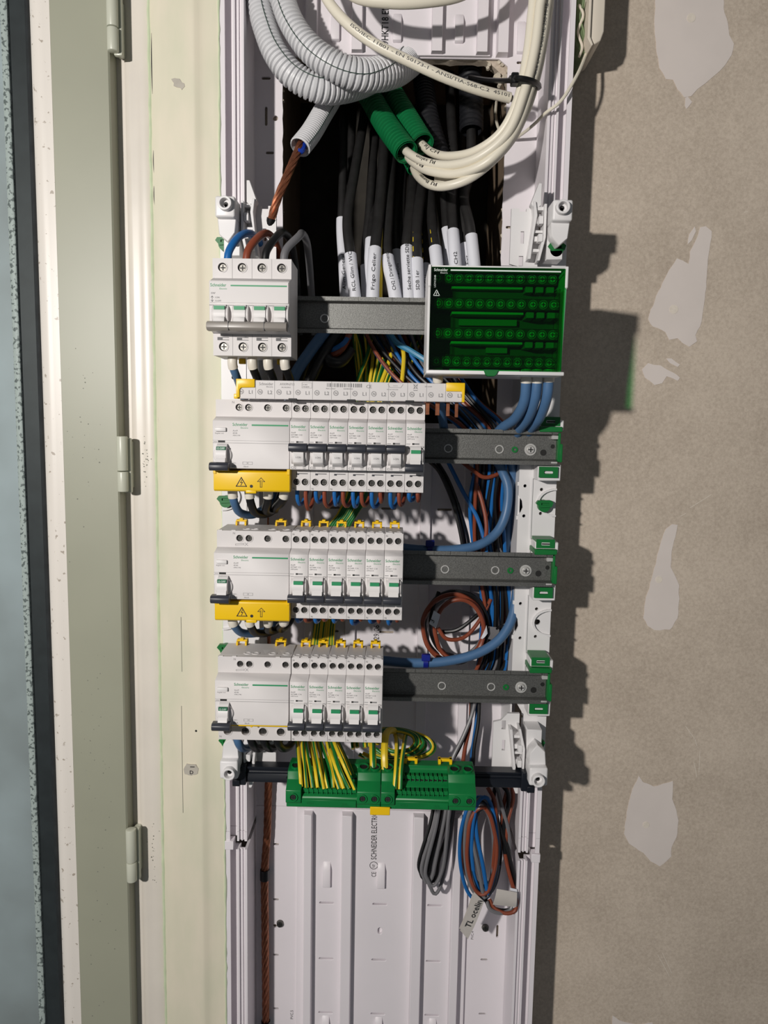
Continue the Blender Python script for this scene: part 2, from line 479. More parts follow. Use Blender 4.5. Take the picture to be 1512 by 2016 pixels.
wb = thing('wall_back', (0, 250, 0), 'dark concrete face at the back of the wall cavity', 'wall', kind='structure')
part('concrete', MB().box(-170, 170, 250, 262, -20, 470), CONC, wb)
part('side_board', MB().box(124, 131, 78.2, 250, -15, 440), STUD, wb)
part('side_board', MB().box(-134, -127, 78.2, 250, -15, 440), STUD, wb)
part('top_board', MB().box(-134, 131, 78.2, 250, 440, 447), STUD, wb)
part('bottom_board', MB().box(-134, 131, 78.2, 250, -22, -15), STUD, wb)

wl = thing('wall_left', (-212, 0, -1000), 'cream plastered wall strip between door frame and trunking', 'wall', kind='structure')
prof = [(-247.5, 40), (-249, 12), (-248.6, 2), (-246, .3), (-236, 0), (-210, -.6), (-205.5, -1.6), (-202, -1.3), (-199, .1), (-194, .9), (-186, .8), (-180.5, 0), (-177.7, .3), (-177.7, 40)]
part('plaster_face', MB().ext(prof, 'z', -1300, 1000), PLAST, wl)
bp_ = [(-178.3+random.uniform(-.45, .45), -.2+random.uniform(-.3, .3), z) for z in range(-1300, 1001, 9)]
part('plaster_bead', MB().tube(np.array(bp_), [1.1+random.uniform(-.35, .4) for _ in bp_], 7), BEADP, wl)
part('plaster_bead', MB().tube(np.array([(-249.6+random.uniform(-.5, .5), 3+random.uniform(-.4, .4), z) for z in range(-1300, 1001, 9)]), 2.0, 7), BEADP, wl)
part('peeled_patch', MB().plate(jag(pxpoly([(970, 448), (990, 442), (1018, 446), (1030, 466), (1044, 472), (1048, 490), (1038, 500), (1030, 510), (1022, 498), (1000, 494), (984, 486), (985, 470)], 0, 0, .3472, -.9), .2, 2), [], -.95, 0), PEEL, wl)
pp = part('peeled_patch', MB().plate(jag(pxpoly([(1078, 520), (1095, 488), (1110, 490), (1150, 492), (1166, 515), (1160, 545), (1120, 556), (1085, 548)], 0, 1340, .3354, -1.2), .3, 2), [], -1.75, 0), PEEL, wl)
q = at(371, 1503, -1.9)
part('stencil_marks', MB().text('1', at(383, 1513, -1.9), 7, (0, 0, 1), (-1, 0, 0), bold=.02).text('D', at(373, 1524, -1.9), 6, (1, 0, 0), (0, 0, 1), bold=.02), INK, pp)
pm = MB(); a, b = at(357, 1390, -.8), at(360, 1600, -.8); pm.stroke([a, b], .35); a, b = at(356, 1215, -.8), at(358, 1322, -.8); pm.stroke([a, b], .35)
part('pencil_line', pm, mat('pencil_grey', (150, 150, 138), .8), wl)
for x0_, y0_, x1_, y1_, wd_ in [(298, 65, 300, 185, 3), (302, 296, 305, 352, 4), (303, 366, 305, 408, 3), (308, 528, 312, 620, 5), (311, 640, 313, 664, 4), (312, 806, 315, 862, 3.5), (316, 918, 318, 940, 3), (317, 950, 321, 1008, 5), (319, 1116, 320, 1124, 3), (320, 1146, 321, 1158, 3), (322, 1240, 324, 1282, 3), (326, 1500, 331, 1512, 5), (326, 1522, 328, 1540, 3)]:
    a, b = at(x0_, y0_, 0.6), at(x1_, y1_, 0.6); n_ = 7
    o_ = [(a[0]+(b[0]-a[0])*t, a[2]+(b[2]-a[2])*t) for t in np.linspace(0, 1, n_)]
    pl = [(x-wd_*.25*math.sin(math.pi*i/(n_-1))-.1, z) for i, (x, z) in enumerate(o_)] + [(x+random.uniform(.5, 1)*wd_*.25*math.sin(math.pi*i/(n_-1))+.1, z) for i, (x, z) in list(enumerate(o_))[::-1]]
    part('joint_gap', MB().plate(pl, [], .5, 1.4), DARKHOLE, wl)
pm = MB(); c = at(386, 1439, -1.0); pm.cyl((c[0], -1.2, c[2]), (0, 1, 0), 1.2, .6, 10)
part('pin_hole', pm, DARKHOLE, wl)

d = thing('door_1', (-300, 0, -1000), 'grey-green glazed door with pale frame and three hinges', 'door', kind='structure')
fp = [(-300, 45), (-300, 9), (-277, 8), (-275.5, 6.5), (-270, 5.4), (-266, 6.6), (-262, 5.2), (-254, 5.0), (-250.5, 6.5), (-249.8, 12), (-249.8, 45)]
part('door_frame', MB().ext(fp, 'z', -1300, 1000), FRAMEP, d)
leafp = [(-285, 8.5), (-285, -10.5), (-286.5, -12), (-343.2, -12), (-343.2, 8.5)]
part('door_leaf', MB().ext(leafp, 'z', -1300, 1000), DOORP, d)
bp2 = [(-343.6, 6), (-343.6, -11.4), (-350, -12.2), (-354, -13.0), (-359, -12.5), (-364, -9), (-367, -3), (-367.5, 6)]
part('glazing_bead', MB().ext(bp2, 'z', -1300, 1000), BEADM, d)
part('rubber_seal', MB().ext([(-367.6, 1), (-367.6, -3), (-369, -4.2), (-371.5, -3.4), (-373, -1), (-373, 1)], 'z', -1300, 1000), SEAL, d)
part('rebate', MB().box(-402, -368, 8, 20, -1300, 1000), SEAL, d)
part('spacer_strip', MB().ext([(-400.5, 7.5), (-400.5, 4.5), (-399.5, 3.8), (-394.5, 3.8), (-393.5, 4.5), (-393.5, 7.5)], 'z', -1300, 1000), GALV, d)
part('outer_pane', MB().box(-760, -400.5, 12, 16, -1300, 1000), GLASSBACK, d)
part('glass', MB().box(-760, -369, -.5, 2.5, -1300, 1000), GLASSM, d)
for z0, z1 in [(381.3, 441), (-55.3, 3), (-493.5, -432)]:
    h = thing('hinge', (-279, -14, z0), None, None); h.parent = d
    h.location = [(-279+300)*S, -14*S, (z0+1000)*S]
    hw = (-279, -14, z0)
    mid = z0+(z1-z0)*.37
    part('knuckle', MB().cyl((-280, -15, mid+.6), (0, 0, 1), 5.6, z1-mid-.6, 18), HINGE, h, bevel=1.0, seg=2)
    part('knuckle', MB().cyl((-280, -15, z0), (0, 0, 1), 5.6, mid-z0-.2, 18), HINGE, h, bevel=1.2, seg=2)
    part('hinge_leaf', MB().box(-281, -272.5, -11, -5, z0-1.5, z1-2), HINGE, h, bevel=1.2, seg=2)
    part('hinge_block', MB().box(-282, -275, -6, 8, z0+3, z1-6), HINGE, h, bevel=.6)
dm = MB()
for k in range(90):
    x = random.gauss(-318, 11); z = random.choice([random.gauss(-20, 60), random.gauss(-560, 90), random.gauss(-330, 70)])
    if -341 < x < -287: dm.cyl((x, -12.12, z), (0, 1, 0), random.uniform(.2, .8), .2, 5)
for k in range(45):
    x = random.gauss(-262, 2.5); z = random.choice([random.gauss(-25, 16), random.gauss(-470, 22)])
    dm.cyl((x, 4.7, z), (0, 1, 0), random.uniform(.2, .7), 2, 5)
part('dirt_speck', dm, PENCIL, d)['kind'] = 'stuff'

# ================================================================== TRUNKING AND ENCLOSURE


def side_profile(mb, sgn, z0, z1):
    for x0, x1, y0, y1 in [(-177.5, -175.6, 2.2, 63), (-177.5, -172.6, 0, 2.2), (-175.6, -164.6, 12, 14), (-164.6, -162.4, 0, 14), (-162.4, -156.2, 3.2, 5), (-156.2, -153.4, 0, 63), (-160, -158.6, 1.4, 3.2)]:
        a, b = sorted((sgn*x0*-1*-1, sgn*x1)) if sgn > 0 else sorted((x0, x1))
        if sgn > 0: a, b = -x1, -x0
        mb.box(a, b, y0, y1, z0, z1)
    return mb


def bump(mb, x, z, l=28, yb=58):
    """pressed key-hole boss: ramped bar standing on the plate"""
    h = 5
    mb.ext([(yb, z+l/2), (yb-h, z+l/2-9), (yb-h, z-l/2+1.5), (yb, z-l/2)], 'x', x-4.6, x+4.6)


# ---- upper trunking
tu = thing('cable_trunking', (0, 30, 197), 'upper length of white ribbed cable trunking around the cut-out hole', 'trunking', 'white cable trunking lengths')
out = [(-154, 197), (-123+.3, 197)] + [(-123+random.uniform(-.5, .5), z) for z in range(205, 411, 8)] + [(-122, 412.5), (110, 412.5)] + [(119.5+random.uniform(-.5, .5), z) for z in range(405, 200, -8)] + [(120, 197), (154, 197), (154, 800), (-154, 800)]
hl = [vslot(-141, 351, 20, 3), circ(-131, 349, 2.9), slot(-137, 313, 9, 2.8), slot(-141, 390, 10, 3), vslot(-141, 244, 16, 3), slot(134, 409, 10, 2.8), slot(131, 333, 10, 2.8), slot(128, 238, 9, 2.8)]
part('back_plate', MB().plate(out, hl, 60, 62.5), PVC, tu)
part('raised_panel', MB().plate(rect(-100, 100, 413.2, 800), [slot(x, 480, 17, 2.2) for x in (-66, 0, 66)], 55.5, 60), PVC, tu, bevel=.4)
for x0, x1 in [(-98, -84), (-49, -36), (36, 49), (84, 97), (106, 119)]:
    part('rib', MB().ext([(x0, 60), (x0+1.2, 47), (x1-1.2, 47), (x1, 60)], 'z', 414+random.uniform(-.5, .8), 800), PVC, tu)
for x in (-66, 0, 66):
    mb = MB(); bump(mb, x, 440, 30, 55.6); part('embossed_key', mb, PVC, tu, bevel=.8, seg=2)
mb = MB(); bump(mb, 133, 434, 34, 60.2)
part('embossed_key', mb, PVC, tu, bevel=.8, seg=2)
part('side_channel', side_profile(MB(), -1, 236, 800), PVC, tu)
part('side_channel', side_profile(MB(), 1, 236, 800), PVC, tu)
part('printed_lettering', MB().text('PP', at(764, 112, 55), 9.6, (0, 0, 1), (-1, 0, 0), xs=.8).text('9HKT18 EN 50085', at(764, 88, 55), 10.4, (0, 0, 1), (-1, 0, 0), fit=62, bold=.008), INK, tu)

# ---- lower trunking
tl = thing('cable_trunking', (0, 30, -1040), 'lower length of white ribbed cable trunking below the earth terminals', 'trunking', 'white cable trunking lengths')
zs = [-490, -562, -635.5, -708, -781, -854]
hs = [slot(-130, z, 8, 2.6) for z in zs] + [slot(128, z, 9, 2.6) for z in (-635, -708)] + [vslot(143, -597, 17, 2.8), circ(-131, -597, 2.5)]
part('back_plate', MB().plate(rect(-154, 154, -1040, -441), hs, 60, 62.5), PVC, tl)
hs = [slot(x, z, 18, 2.6) for x in (-67, -2, 65) for z in zs[1:]] + [vslot(-1.3, -597, 9, 5.4)]
part('raised_panel', MB().plate(rect(-104, 104, -1040, -441), hs, 55.5, 60), PVC, tl, bevel=.4)
for x0, x1 in [(-95, -84), (-49.5, -36), (36, 49.5), (84, 95)]:
    part('rib', MB().ext([(x0, 56), (x0+1.0, 44), (x1-1.0, 44), (x1, 56)], 'z', -1040, -443), PVC, tl, bevel=.5)
for x in (-67, -1, 66):
    for z in (-524, -728, -932):
        mb = MB(); bump(mb, x, z, 33, 55.6); part('embossed_key', mb, PVC, tl, bevel=.9, seg=2)
part('side_channel', side_profile(MB(), -1, -452, -441), PVC, tl)
part('side_channel', side_profile(MB(), 1, -458, -441), PVC, tl)
part('side_channel', side_profile(MB(), -1, -1040, -462), PVC, tl)
part('side_channel', side_profile(MB(), 1, -1040, -468), PVC, tl)
part('joint_clip', MB().box(-178.6, -168.5, -1.6, 10, -462, -451.5), PVC, tl, bevel=.5)
part('joint_clip', MB().box(168.5, 178.6, -1.6, 10, -469, -459), PVC, tl, bevel=.5)
mb = MB(); zb = at(735, 1727, 55)[2]; xb = -7.2
mb.text('SCHNEIDER ELECTRIC', (xb, 55.3, zb+22.4), 9.4, (0, 0, 1), (-1, 0, 0), fit=60, bold=.006)
mb.text('CE', (xb, 55.3, zb), 8.0, (0, 0, 1), (-1, 0, 0), xs=.7)
mb.ring((xb-3, 55.35, zb+15), (0, -1, 0), 5.0, 4.4, .1, 24); mb.text('NF', (xb-1.4, 55.3, zb+12), 5.0, (0, 0, 1), (-1, 0, 0), xs=.7)
part('printed_lettering', mb, INK, tl)
part('printed_lettering', MB().text('PVC.5', (-108, 60-.3, -722), 5, (0, 0, 1), (-1, 0, 0)).text('PVC.4', at(932, 1850, 59.7), 4.4, (0, 0, 1), (-1, 0, 0)), PRINTD, tl)


def screw_mesh(name, r, h, m1=SCREW, n=14):
    """pan head with a cross recess, axis towards -y, local origin at head centre"""
    mb = MB(); mb.cyl((0, 0, 0), (0, -1, 0), r, h, n, r*.82)
    mb.mt(1).box(-r*.62, r*.62, -h-.08, -h+.3, -r*.13, r*.13).box(-r*.13, r*.13, -h-.09, -h+.3, -r*.62, r*.62)
    return mb.mesh(name, [m1, DARKHOLE])


SM_PLATE = screw_mesh('plate_screw', 4.6, 3.2)
for x, z in [(128, -592), (-124.5, -593)]:
    o = obj('plate_screw', SM_PLATE, tl); o.location = [q*S for q in (x, 30, z+1040)]

# ---- enclosure frame (between the two trunking lengths)
ef = thing('enclosure_frame', (0, 30, -441), 'white plastic enclosure chassis carrying the mounting rails', 'enclosure')
out = [(-154, -440.5), (154, -440.5), (154, 196.5), (120, 196.5), (120.5, 22), (-122.5, 22), (-123, 196.5), (-154, 196.5)]
hs = [slot(x, z, 17, 2.6) for x in (-64.5, 0, 64.5) for z in (-76.5, -149.5, -222.5, -296)] + [vslot(-141, 120, 16, 3), slot(135, 120, 9, 2.8)]
part('back_plate', MB().plate(out, hs, 60, 62.5), PVC, ef)
for x0, x1 in [(-49, -36), (36, 49), (-97, -86), (86, 97)]:
    part('rib', MB().ext([(x0, 60.5), (x0+1, 55), (x1-1, 55), (x1, 60.5)], 'z', -430, 18), PVC, ef)
part('printed_lettering', MB().text('29/06', at(746, 1260, 59.7), 9.2, (0, 0, 1), (-1, 0, 0), xs=.86), INK, ef)
for sg in (-1, 1):
    part('side_channel', side_profile(MB(), sg, -440.5, -352), PVC, ef)
    # the front column: a moulded strip with holes and a turned-in inner wall
    xi, xo = 137.5, 177
    def mx(pl): return [(sg*a, b) for a, b in (pl if sg > 0 else pl[::-1])]
    outc = [(xi, -352), (xo, -352), (xo, 236), (xi, 236)]
    if sg > 0:
        outc = [(150, -352), (xo, -352), (xo, 205), (xi+6, 205), (xi, 190), (xi, -52), (xi+4, -58), (xi+5, -65), (xi+3, -70), (xi, -74), (xi, -180), (xi+4, -186), (xi+5, -194), (xi+3, -199), (xi, -204), (xi, -262), (144, -280), (150, -290)]
    hs = [circ(144, -42, 1.8, 10), circ(161.5, -45.5, 1.8, 10), circ(161.5, -71, 1.8, 10), circ(144, -74, 1.8, 10),
          circ(144, -169, 1.8, 10), circ(161.5, -174.5, 1.8, 10), circ(161.5, -205, 1.8, 10), circ(145, -207, 1.8, 10), circ(150, -295, 1.6, 10),
          circ(163, -189, 3.2, 12), circ(150, 52, 1.8, 10), circ(164, 66, 2.2, 10), circ(164, 100, 2.2, 10)]
    part('front_column', MB().plate(mx(outc), [mx(h) for h in hs], -8, -5), BRK, ef)
    part('inner_wall', MB().box(*sorted((sg*xi, sg*(xi+2))), -5, 60, -330, 190), BRK, ef)
    part('outer_wall', MB().box(*sorted((sg*(xo-2), sg*xo)), -5, 60, -352, 236), BRK, ef)
    part('step_ridge', MB().box(*sorted((sg*(xi+13), sg*(xi+14.5))), -9.2, -8, -280, 190), BRK, ef)
    mb = MB()
    for z in (-160, -222): pass
    for zc, tall in ((-59, 1), (-189, 0)):
        a = [(sg*(177+20*math.cos(t)*1.0), zc+15*math.sin(t)) for t in np.linspace(math.pi/2, 3*math.pi/2, 15)]
        b = [(sg*(177+18*math.cos(t)), zc+13.2*math.sin(t)) for t in np.linspace(3*math.pi/2, math.pi/2, 15)]
        part('lock_recess_rim', MB().ext(a+b, 'y', -11.5, -8), BRK, ef)
    for z in (-40, -76, -168, -206): part('catch', MB().box(*sorted((sg*(xi-1.6), sg*(xi+1))), -7.5, -4.5, z-2, z+2), BRK, ef)

# ================================================================== RAILS
RY, RY1 = -41.0, -52.0
ZR = {1: 125.4, 2: -.5, 3: -125.5, 4: -250.5}


def rail_profile():
    o = [(0, 17.5), (0, 13.6), (1, 12.9), (6.6, 12.6), (7.4, 11.8), (7.4, -11.8), (6.6, -12.6), (1, -12.9), (0, -13.6), (0, -17.5)]
    i = [(1.1, -17.5), (1.1, -14.2), (1.8, -13.9), (7.4, -13.6), (8.5, -12.5), (8.5, 12.5), (7.4, 13.6), (1.8, 13.9), (1.1, 14.2), (1.1, 17.5)]
    return o+i


RLAB = {1: 'galvanised steel mounting rail between the four-pole switch and the green block', 2: 'galvanised steel mounting rail carrying the comb-topped row of breakers',
        3: 'galvanised steel mounting rail of the middle breaker row', 4: 'galvanised steel mounting rail of the lowest breaker row'}
SM_RAIL = screw_mesh('rail_screw', 4.2, 2.6, BRIGHT)
for k in (1, 2, 3, 4):
    y = RY1 if k == 1 else RY; z = ZR[k]; x0, x1 = (-166, 150) if k == 1 else (-168, 169.5)
    r = thing('mounting_rail', (x0, y, z), RLAB[k], 'rail', 'steel mounting rails')
    part('rail_profile', MB().ext([(y+a, z+b) for a, b in rail_profile()], 'x', x0, x1), STEEL, r)
    xs = [-66] if k == 1 else [60, 112]
    for x in xs:
        part('pressed_dimple', MB().ring((x, y+7.5, z-2.6), (0, -1, 0), 4.4, 3.3, .9, 20).mt(1).cyl((x, y+7.5, z-2.6), (0, -1, 0), 3.4, .3, 16), [BRIGHT, STEEL], r, bevel=.25)
    if k > 1:
        part('green_plug', MB().ring((127.5, y+7.5, z-2.6), (0, -1, 0), 3.2, 1.3, 1.0, 18), CLIPG, r)
        o = obj('rail_screw', SM_RAIL, r); o.location = [(143.5-x0)*S, 7.4*S, -2.4*S]
        part('screw_dish', MB().ring((143.5, y+7.5, z-2.4), (0, -1, 0), 6.2, 4.2, .9, 22), BRIGHT, r, bevel=.3)
        part('rail_hole', MB().cyl((156.8, y+7.42, z-5.2), (0, -1, 0), 3.2, .1, 18).cyl((166, y+7.42, z+1.2), (0, -1, 0), 2.2, .1, 16), DARKHOLE, r)['kind'] = 'stuff'
        part('end_tab', MB().box(164, 170, y+1.5, y+7.4, z+8.5, z+12.4), BRIGHT, r, bevel=.3)
        part('end_tab', MB().box(163.5, 169.8, y-.4, y+3, z-15.8, z-14), BRIGHT, r, bevel=.3)
    mb = MB()
    for x in np.arange(x0+18, x1-3, 16.5):
        mb.box(x-.25, x+.25, y-.12, y+.4, z+13.7, z+17.6)
    part('edge_notch', mb, SCREW, r)['kind'] = 'stuff'

br = thing('plastic_rail', (-155, -40, -361.5), 'dark navy plastic rail carrying the green earth terminals', 'rail')
part('rail_profile', MB().ext([(-40, -344.5), (-40, -347), (-37, -348.6), (-37, -351), (-40, -352), (-40, -361.5), (-28, -361.5), (-28, -359), (-33, -358), (-33, -346), (-26, -344.5)], 'x', -154, 154), NAVY, br, bevel=.3)
for sg in (-1, 1):
    part('end_piece', MB().box(*sorted((sg*146, sg*157)), -44, -25, -363.5, -342), NAVY, br, bevel=.8)
    part('end_piece', MB().box(*sorted((sg*150, sg*160)), -46, -38, -350, -343).box(*sorted((sg*152, sg*160)), -46, -38, -364, -357), NAVY, br, bevel=.6)
mb = MB(); mb.cyl((-102, -40.05, -355.5), (0, -1, 0), 1.5, .15, 12).text('CE', (-95, -40.1, -357.5), 5)
part('moulded_mark', mb, BLKTAPE, br)['kind'] = 'stuff'

# ================================================================== MODULAR DEVICES


def term_screw(r): return screw_mesh('terminal_screw', r, 1.2, SCREW, 14)


SM_T = term_screw(3.0); SM_B = term_screw(3.9)


def screws(parent, pts, y, me):
    for x, z in pts:
        o = obj('terminal_screw', me, parent); o.location = [x*S, (y+3.4)*S, z*S]


def face_plate(pts, r, x0, x1, z0, z1, y):
    """terminal face with round openings, each with a rim"""
    mb = MB().plate(rect(x0, x1, z0, z1), [circ(x, z, r, 18) for x, z in pts], y, y+6)
    for x, z in pts: mb.ring((x, y+.2, z), (0, -1, 0), r+.75, r-.05, .75, 20)
    return mb


def body_profile(yn=-60.0):
    return [(-.4, 41.5), (-40.5, 41.5), (-40.5, 25.5), (-47, 25.5), (yn, 21.8), (yn, -22.7), (-46.5, -23.6), (-40.5, -24), (-40.5, -43.5), (-.4, -43.5)]


def barrel(mb, x0, x1, yc, zc, r, t0=-80, t1=80):
    pr = [(yc-r*math.cos(math.radians(a)), zc+r*math.sin(math.radians(a))) for a in np.linspace(t1, t0, 15)]
    mb.ext(pr+[(yc+1, zc-r*.9), (yc+1, zc+r*.9)], 'x', x0, x1)
    return mb


def latch(mb, x, w=10):
    mb.box(x, x+1.9, -9, 2, 41.5, 45.6).box(x+w-1.9, x+w, -9, 2, 41.5, 45.6)
    mb.box(x, x+w, -6, 1, 45, 47).box(x+w*.33, x+w*.67, -7, 1, 46.6, 48.6)
    return mb


MCB_PART = {}


def mcb_common():
    if MCB_PART: return MCB_PART
    W = 17.75; D = MCB_PART
    D['body'] = MB().ext(body_profile(), 'x', 0.05, W).mesh('body', WHITE, bevel=.35)
    up = [(4.6, 34.2), (12.9, 34.2)]; lo = [(4.5, -35.3), (12.8, -35.3)]
    mb = face_plate(up, 3.25, .05, W, 25, 41.5, -46.5); D['tf_up'] = mb.mesh('terminal_face', WHITE)
    mb = face_plate(lo, 3.25, .05, W, -43.5, -23.8, -46.3); D['tf_lo'] = mb.mesh('terminal_face', WHITE)
    mb = MB()
    for x in (4.6, 12.9): mb.ring((x, -38, 41.4), (0, 0, 1), 4.0, 2.4, .5, 16)
    mb.box(1, 7.5, -45.5, -44, 41.2, 42.1).box(9, 16.4, -45.5, -44, 41.2, 42.1)
    D['top_ring'] = mb.mesh('top_opening', WHITE2)
    D['latch'] = latch(MB(), 4.5).mesh('rail_latch', YEL, bevel=.3)
    mb = MB(); barrel(mb, 4.0, 14.2, -57.5, -9.3, 10.8); D['barrel'] = mb.mesh('toggle_barrel', WHITE2)
    mb = MB(); barrel(mb, 1.6, 4.0, -57.5, -9.3, 8.6); barrel(mb, 14.2, 16.3, -57.5, -9.3, 8.6)
    mb.box(1.2, 16.6, -61.2, -59, -.4, .8); D['flank'] = mb.mesh('toggle_surround', WHITE, bevel=.3)
    pr = [(-66.2, 4), (-71.5, 3.6), (-73.2, 1.2), (-73.2, -1.6), (-71.5, -3.6), (-66.2, -4)]
    D['bar_off'] = MB().ext([(a, b-19) for a, b in pr], 'x', -.35, 16.2).mesh('toggle_bar', TOG, bevel=.5, seg=2)
    D['bar_on'] = MB().ext([(a, b-1.8) for a, b in pr], 'x', .2, 17.4).mesh('toggle_bar', TOG, bevel=.5, seg=2)
    D['lip_off'] = MB().ext([(-66, -9.5), (-68.6, -12.2), (-70.5, -15.6), (-64, -16)], 'x', 4.3, 13.9).box(14.6, 16.6, -66, -60, -16.8, -13.6).mesh('toggle_lip', WHITE2, bevel=.2)
    D['lip_on'] = MB().ext([(-66.0, -6), (-69.6, -6), (-69.6, -15.5), (-66, -17.5), (-60, -19.6)], 'x', 4.3, 13.9).mesh('toggle_lip', WHITE2, bevel=.3)
    D['green'] = MB().box(4.9, 13.6, -68.55, -66, -5.6, -2.4).mesh('green_window', PRINTG)
    mb = MB().box(6.0, 8.0, -60.18, -59.9, 2.2, 3.8).mt(1).box(8.0, 12.6, -60.15, -59.9, 2.3, 3.7).box(.6, 4.2, -60.12, -59.9, 2.7, 3.2)
    mb.box(.05, W, -60.1, -59.9, .85, 1.1); D['mark'] = mb.mesh('indicator_slot', [DARKHOLE, PRINTL])
    mb = MB().box(4.6, 15.4, -46.6, -46.2, -27.6, -27.0).box(4.6, 7, -46.7, -46.2, -28.6, -27); D['vent'] = mb.mesh('tool_slot', TOG)
    mb = MB(); mb.text('Schneider', (1.0, -60.14, 16.0), 3.75, xs=.92, bold=.012); mb.mt(1).text('Electric', (8.0, -60.14, 13.6), 2.0, xs=1.2)
    D['logo'] = mb.mesh('brand_lettering', [PRINTG, PRINTG], bevel=-1)
    return D


def breaker(x, k, on, code, name2, ref, label):
    D = mcb_common(); y = RY
    t = thing('circuit_breaker', (x, y, ZR[k]), label, 'breaker', 'narrow white circuit breakers')
    for nm, me in [('body', 'body'), ('terminal_face', 'tf_up'), ('terminal_face', 'tf_lo'), ('toggle_barrel', 'barrel'), ('toggle_surround', 'flank'),
                   ('toggle_bar', 'bar_on' if on else 'bar_off'), ('toggle_lip', 'lip_on' if on else 'lip_off'), ('indicator_slot', 'mark'), ('tool_slot', 'vent'), ('brand_lettering', 'logo')]:
        obj(nm, D[me], t)
    if k > 2:
        obj('rail_latch', D['latch'], t); obj('top_opening', D['top_ring'], t)
    if not on: obj('green_window', D['green'], t)
    screws(t, [(4.6, 34.2), (12.9, 34.2)], -46.5, SM_T); screws(t, [(4.5, -35.3), (12.8, -35.3)], -46.3, SM_T)
    mb = MB(); mb.text('Acti9', (1.2, -60.14, 11.0), 2.0).text(name2, (1.2, -60.14, 8.9), 1.9, xs=1.05).text(ref, (1.2, -60.14, 7.0), 1.65)
    mb.text('N', (1.0, -46.64, 38.2), 2.6).text('N', (1.0, -46.44, -42.6), 2.6)
    if on:
        mb.text(code, (1.0, -60.14, -21.9), 3.0); mb.text('I-ON', (9.1, -69.75, -11.6), 2.3, align='C')
        mb.text('6000', (12.2, -60.14, -20.6), 1.5).text('230V~', (12.2, -60.14, -22.2), 1.3)
    part('type_lettering', mb, PRINTD, t, world=False, bevel=-1)['kind'] = 'stuff'
    return t


X0 = -164.4
ROWS = {2: ['C32', 'C20', 'C20', 'C20', 'C16', 'C10', 'C16'], 3: ['C2', 'C16', 'C16', 'C16', 'C10', 'C10'], 4: ['C16', 'C16', 'C16', 'C10', 'C10']}
ROWN = {2: 'row under the comb', 3: 'middle breaker row', 4: 'lowest breaker row'}
for k, codes in ROWS.items():
    for i, c in enumerate(codes):
        on = (k == 2 and i < 6)
        T = 'T' if c in ('C10', 'C2') else 'K'
        last = i == len(codes)-1
        pos = ('rightmost' if last else ordinal(i))
        lab = f'white narrow {c} breaker, dark toggle {"up" if on else "down"}, {pos} in the {ROWN[k]}'
        breaker(X0+72+18*i+(.5 if k == 4 else 0), k, on, c, f'iDT40{T} {c}', 'A9P' + {'C32': '71632', 'C20': '71620', 'C16': '71616', 'C10': '22610', 'C2': '22602'}[c], lab)


